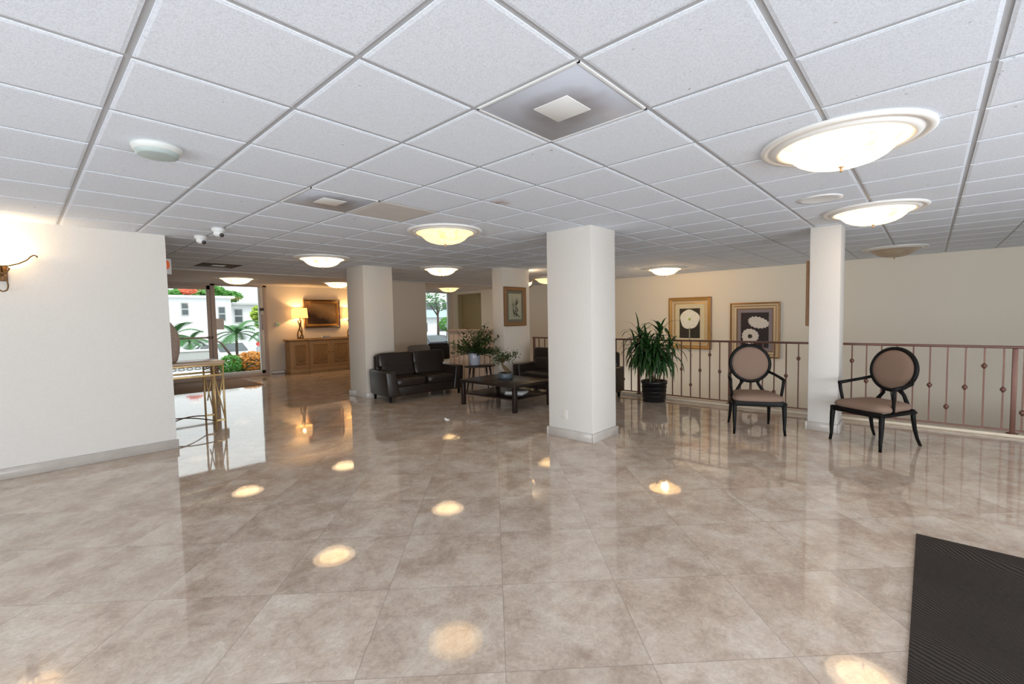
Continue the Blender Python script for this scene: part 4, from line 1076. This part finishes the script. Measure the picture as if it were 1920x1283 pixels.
# ------------------------------------------------------------------ mats
b = MB(); b.prism([(1.0, -1.25), (3.85, -1.25), (3.85, 0.035), (1.0, 0.035)], 'Z', 0.0, 0.010, 'rubber'); tag(b.build('floor_mat'), 'dark brown ribbed rubber mat at the lower right', 'mat')
b = MB(); b.box((0, 0, 0.006), (1.75, 1.95, 0.012), 'mat_brown', bev=0.004, seg=1); tag(b.build('door_mat', None, (2.96, 12.36, 0)), 'brown door mat inside the glass entrance', 'mat')

# ------------------------------------------------------------------ chairs in the far lounge
def lounge_chair(loc, rz, m, label):
    t = thing('lounge_chair', label, 'chair', loc, rz)
    b = MB(); b.pillow((0, 0, 0.40), (0.58, 0.56, 0.16), m, e=0.4, n=10, k=8); b.build('seat', t)
    b = MB(); b.pillow((0, 0.25, 0.58), (0.58, 0.12, 0.50), m, e=0.3, n=10, k=8, rot=(math.radians(-8), 0, 0)); b.build('backrest', t)
    for sx in (-1, 1):
        b = MB(); b.pillow((sx*0.29, 0.02, 0.47), (0.09, 0.50, 0.32), m, e=0.35, n=8, k=8); b.build('armrest', t)
        for sy in (-1, 1):
            b = MB(); b.tube([(sx*0.22, sy*0.2, 0.34), (sx*0.25, sy*0.24, 0.0)], [0.02, 0.014], 'black_wood', n=8); b.build('leg', t)
lounge_chair((7.50, 9.58, 0), math.radians(150), 'chair_black', 'black upholstered chair beyond the fluted divider')
lounge_chair((6.66, 9.42, 0), math.radians(168), 'mesh_grey', 'grey mesh chair left of the black one by the far window')

t = thing('low_table', 'low white table between the near sofa and the lounge chairs', 'table', (7.0, 8.50, 0))
b = MB(); b.box((0, 0, 0.445), (0.90, 0.62, 0.03), 'white_plastic', bev=0.008); b.build('tabletop', t)
for sx in (-1, 1):
    for sy in (-1, 1):
        b = MB(); b.box((sx*0.40, sy*0.27, 0.215), (0.04, 0.04, 0.43), 'white_plastic', bev=0.004); b.build('leg', t)

# ------------------------------------------------------------------ outdoors
b = MB(); b.box((20, 60, -1.15), (120, 83, 0.1), 'asphalt'); b.box((20, 16.25, -0.6), (120, 5.4, 1.04), 'asphalt'); struct(b, 'ground', 'pale asphalt street and lot outside')
b = MB(); b.box((3.2, 15.2, -0.05), (4.2, 3.3, 0.08), 'pave'); struct(b, 'trim_walkway', 'white paved walkway outside the entrance')
b = MB(); b.box((2.6, 22.2, -0.39), (5.6, 0.3, 1.42), 'build_grey'); b.box((2.6, 22.2, 0.345), (5.7, 0.4, 0.05), 'pave'); tag(b.build('garden_wall'), 'low grey garden wall outside the entrance door', 'wall')
t = thing('building', 'white two-wing stucco house across the street seen through the entrance', 'building', (8.5, 39, 0))
b = MB(); b.box((-3.0, 0, 1.05), (9.5, 6, 4.3), 'build_white'); b.build('wall', t)
b = MB(); b.box((-3.0, 0, 3.24), (9.9, 6.4, 0.16), 'build_white'); b.box((3.2, 0.4, 2.80), (3.6, 6.4, 0.14), 'build_grey'); b.build('roof', t)
b = MB(); b.box((3.15, 0.6, 0.85), (2.8, 6.0, 3.9), 'build_white'); b.build('wall', t)
for x, z, w, h in ((-0.95, 2.42, 0.32, 0.75), (1.15, 2.1, 0.35, 0.9), (2.35, 1.95, 0.45, 0.9), (3.9, 2.1, 0.75, 0.85)):
    yf = -3.0 if x < 1.7 else -2.4
    b = MB(); b.box((x, yf-0.02, z), (w+0.12, 0.08, h+0.12), 'build_grey'); o = b.build('window', t)
    g = MB(); g.box((x, yf-0.07, z+h/4+0.02), (w, 0.04, h/2-0.06), 'glass_dark'); g.box((x, yf-0.07, z-h/4-0.02), (w, 0.04, h/2-0.06), 'glass_dark'); g.build('pane', o)
t = thing('building', 'white apartment block with aqua balcony band seen through the far window', 'building', (33, 46, 0))
b = MB(); b.box((0, 0, 2.1), (16, 8, 6.4), 'build_white'); b.build('wall', t)
b = MB(); b.box((-0.6, -4.3, 2.05), (13.5, 0.5, 0.8), 'aqua'); b.build('balcony', t)
for k in range(5):
    b = MB(); b.box((-5.2+k*2.3, -4.02, 2.95), (2.0, 0.08, 0.9), 'build_grey'); o = b.build('window', t)
    g = MB(); g.box((-5.2+k*2.3, -4.07, 2.95), (1.85, 0.05, 0.78), 'glass_dark'); g.build('pane', o)
for k in range(4):
    b = MB(); b.box((-4.5+k*2.6, -4.02, 0.55), (0.9, 0.08, 1.0), 'glass_dark'); b.build('window', t)
def leaf_cloud(b, c, r, n, size, m, rg):
    for i in range(n):
        while True:
            v = Vector((rg.uniform(-1, 1), rg.uniform(-1, 1), rg.uniform(-1, 1)))
            if 0.25 < v.length < 1: break
        v = v.normalized()*(v.length**0.4)
        p = Vector(c) + Vector((v.x*r[0], v.y*r[1], v.z*r[2]))
        d = Vector((rg.gauss(0, 1), rg.gauss(0, 1), rg.gauss(0, 0.6))).normalized(); q = d.orthogonal().normalized(); s = size*rg.uniform(0.6, 1.3)
        b.face([p - d*s, p + q*s*0.45, p + d*s, p - q*s*0.45], m)
def tree(loc, h, blobs, m, label, n=500, size=0.28, cat='tree', name='tree', group=None):
    rg = random.Random(int(loc[0]*13+loc[1]))
    t = thing(name, label, cat, loc, 0, group)
    b = MB(); b.tube([(0, 0, -1.1), (0.05, 0.02, h*0.5), (0, 0, h)], [0.12, 0.10, 0.07], 'bark', n=8)
    for (c, r) in blobs: b.tube([(0, 0, h*0.7), c], [0.07, 0.03], 'bark', n=6)
    b.build('trunk', t)
    b = MB()
    for (c, r) in blobs: leaf_cloud(b, c, r, n, size, m, rg)
    b.build('crown', t)
tree((9.4, 48.5, 0), 3.2, [((-1.4, 0, 3.9), (1.7, 1.2, 0.55)), ((0.8, 0, 4.1), (1.0, 1.2, 0.6))], 'leaf_bright', 'bright green tree behind the white house, left pane')
tree((9.35, 43.0, 0), 3.4, [((0, 0, 4.15), (0.55, 0.5, 0.38))], 'flame', 'orange flowering tree behind the white house roof', n=420, size=0.16)
tree((12.9, 49.5, 0), 3.2, [((-0.4, 0, 4.3), (1.2, 1.2, 0.65)), ((0.9, 0.3, 4.0), (1.3, 1.0, 0.5))], 'leaf_bright', 'rounded green tree behind the white house, centre pane', n=900)
tree((15.3, 41.6, 0), 2.4, [((0, 0, 3.4), (0.9, 0.9, 1.0)), ((0.2, 0, 2.3), (0.9, 0.9, 0.6))], 'leaf_mid', 'dark green tree at the right edge of the entrance pane', n=700)
tree((11.2, 33.3, 0), 1.4, [((0, 0, 2.0), (0.55, 0.6, 0.6)), ((0.3, 0, 1.4), (0.6, 0.6, 0.5))], 'leaf_yellow', 'yellow green shrub tree in front of the white house', n=600, size=0.16)
tree((25.2, 32, 0), 2.5, [((-0.2, 0, 3.7), (1.0, 0.8, 0.6)), ((-1.1, 0, 3.1), (0.7, 0.7, 0.5)), ((0.4, 0, 2.7), (0.7, 0.7, 0.5))], 'leaf_mid', 'open leafy tree seen through the far lounge window', n=130, size=0.14)
tree((24.6, 30, 0), 0.6, [((0, 0, 1.0), (0.7, 0.6, 0.6))], 'leaf_bright', 'low green bush seen through the far lounge window', n=420, size=0.14, cat='bush', name='bush')
def palm(loc, h, nf, L, m, label, lean=(0, 0)):
    rg = random.Random(int(loc[0]*31+loc[1]*7))
    t = thing('palm', label, 'palm tree', loc, 0, 'palms outside the entrance')
    top = Vector((lean[0], lean[1], h))
    b = MB(); b.tube([(0, 0, -1.1), (lean[0]*0.4, lean[1]*0.4, h*0.5), top], [0.07, 0.055, 0.05], 'bark', n=8); b.build('trunk', t)
    b = MB()
    for i in range(nf):
        az = 2*PI*i/nf + rg.uniform(-0.2, 0.2); el = rg.uniform(0.2, 1.2)
        d = Vector((math.cos(az)*math.cos(el), math.sin(az)*math.cos(el), math.sin(el))); p = top.copy(); k = 12
        for j in range(k):
            d = (d + Vector((0, 0, -0.13))).normalized(); q = p + d*L/k
            sd = d.cross(Vector((0, 0, 1))).normalized(); ll = 0.30*L*math.sin(PI*(j+1.2)/(k+1.6))
            for s in (-1, 1):
                tip = q + sd*s*ll + d*ll*0.6 + Vector((0, 0, -0.25*ll)); b.face([p, q, tip], m)
                tip2 = (p+q)/2 + sd*s*ll*0.95 + d*ll*0.5 + Vector((0, 0, -0.3*ll)); b.face([p, (p+q)/2, tip2], m)
            p = q
    b.build('fronds', t)
palm((4.6, 24.2, 0), 0.95, 13, 1.25, 'leaf_mid', 'leftmost low palm outside the entrance door')
palm((5.7, 26.6, 0), 0.55, 12, 1.0, 'leaf_mid', 'second low palm outside the entrance door')
palm((6.75, 23.2, 0), 0.95, 15, 1.15, 'leaf_mid', 'bushy palm in the middle of the entrance pane')
palm((8.75, 24.6, 0), 0.95, 15, 1.2, 'leaf_mid', 'bushy palm toward the right of the entrance pane')
b = MB(); b.tube([(6.0, 20.4, -1.1), (5.86, 20.4, -0.1), (5.62, 20.3, 0.28), (5.36, 20.2, 0.66), (5.20, 20.2, 0.78)], [0.06, 0.05, 0.045, 0.04, 0.02], 'bark', n=8); tag(b.build('leaning_trunk'), 'thin leaning bare trunk outside the entrance pane', 'tree')
rg = random.Random(21)
t = thing('croton_hedge', 'clipped croton hedge, green left and orange right, outside the pane', 'hedge', (4.68, 15.3, 0))
b = MB(); leaf_cloud(b, (-0.40, 0, 0.20), (0.32, 0.35, 0.30), 900, 0.06, 'leaf_bright', rg); b.build('green_foliage', t)
b = MB(); leaf_cloud(b, (0.15, 0, 0.24), (0.52, 0.35, 0.32), 1300, 0.06, 'leaf_orange', rg); leaf_cloud(b, (0.12, 0, 0.16), (0.46, 0.33, 0.26), 500, 0.06, 'leaf_olive', rg); b.build('orange_foliage', t)
def car(loc, rz, m, label):
    t = thing('car', label, 'car', loc, rz, 'cars parked outside')
    prof = [(-2.1, 0.25), (-2.15, 0.75), (-1.7, 0.92), (-1.25, 0.98), (-0.6, 1.42), (0.7, 1.45), (1.5, 1.02), (2.1, 0.95), (2.15, 0.3)]
    b = MB(); b.prism(prof, 'Y', -0.85, 0.85, m, smooth=False); b.build('body', t)
    b = MB()
    for s in (-1, 1): b.prism([(-1.05, 1.0), (-0.55, 1.36), (0.65, 1.39), (1.3, 1.02)], 'Y', s*0.856-0.005, s*0.856+0.005, 'glass_dark')
    b.prism([(-0.8, 0), (-0.7, 0.52), (0.7, 0.52), (0.8, 0)], 'X', -0.005, 0.005, 'glass_dark') if False else None
    b.build('side_window', t)
    b = MB(); b.face([(-1.24, -0.72, 1.0), (-1.24, 0.72, 1.0), (-0.64, 0.66, 1.41), (-0.64, -0.66, 1.41)], 'glass_dark'); b.bm.normal_update()
    for v in b.bm.verts: v.co += Vector((-0.02, 0, 0.02))
    b.build('windshield', t)
    for x in (-1.35, 1.35):
        for s in (-1, 1):
            w = MB(); w.lathe([(0.0, -0.09), (0.32, -0.09), (0.33, 0.0), (0.32, 0.09), (0.0, 0.09)], 'tyre', c=(x, s*0.80, 0.32), n=20, mtx=Matrix.Rotation(PI/2, 3, 'X')); w.build('wheel', t)
car((7.9, 29.2, -1.1), math.radians(95), 'car_white', 'white car parked nearest outside the entrance pane')
car((10.9, 29.8, -1.1), math.radians(80), 'car_silver', 'silver car parked outside at the right of the pane')
car((8.3, 33.9, -1.1), math.radians(4), 'car_white', 'white car parked across the street by the house')
car((19.4, 25.5, -1.1), math.radians(80), 'car_dark', 'dark car seen low through the far lounge window')
t = thing('street_sign', 'red sign on a thin post outside the entrance pane', 'sign', (6.6, 20.0, 0))
b = MB(); b.tube([(0, 0, -1.1), (0, 0, 0.6)], 0.012, 'frame_grey', n=6); b.build('post', t)
b = MB(); b.lathe([(0.0, 0.01), (0.09, 0.01), (0.09, -0.01), (0.0, -0.01)], 'red_paint', c=(0, 0, 0.58), n=8, mtx=Matrix.Rotation(PI/2, 3, 'X'), smooth=False); b.build('sign_plate', t)
b = MB(); b.box((3.53, FY-0.012, 1.425), (0.21, 0.006, 0.28), 'paper'); tag(b.build('notice', None), 'pale paper notice on the entrance pane beside the door post', 'notice')

# ------------------------------------------------------------------ daylight, ceiling fill and world
def area(name, loc, rot, sx, sy, power, col):
    L = bpy.data.lights.new(name, 'AREA'); L.shape = 'RECTANGLE'; L.size = sx; L.size_y = sy; L.energy = power; L.color = col
    o = bpy.data.objects.new(name, L); COL.objects.link(o); o.location = loc; o.rotation_euler = rot
    return o
area('daylight_ceiling_fill_back', (0.7, S_Y+0.45, 0.95), (math.radians(128), 0, 0), 8.4, 1.6, 345, (0.88, 0.94, 1.0))  # area lamp added inside the opening, tilted up to brighten the ceiling
area('daylight_ceiling_fill_entry', (W_X+0.45, 0.0, 0.95), (math.radians(128), 0, math.radians(-90)), 7.0, 1.6, 215, (0.88, 0.94, 1.0))  # weaker added lamp on the side wall, likewise aimed up as ceiling fill

w = bpy.data.worlds.new('world'); scene.world = w; w.use_nodes = True
nt = w.node_tree
bg = nt.nodes['Background']; bg.inputs[0].default_value = (0.93, 0.97, 1.0, 1); bg.inputs[1].default_value = 2.0
sun = bpy.data.lights.new('sun', 'SUN'); sun.energy = 1.4; sun.angle = math.radians(12); sun.color = (1.0, 0.97, 0.92)
so = bpy.data.objects.new('sun', sun); COL.objects.link(so); so.location = (0, 0, 30); so.rotation_euler = (math.radians(38), 0, math.radians(-20))

vs = scene.view_settings
vs.view_transform = 'Standard'; vs.look = 'None'; vs.gamma = 1.0; vs.use_curve_mapping = False
vs.exposure = 0.0
scene.cycles.use_denoising = True
scene.cycles.max_bounces = 7
scene.cycles.diffuse_bounces = 4
scene.cycles.adaptive_threshold = 0.02
scene.cycles.glossy_bounces = 4
scene.cycles.transparent_max_bounces = 12
scene.cycles.sample_clamp_indirect = 6.0
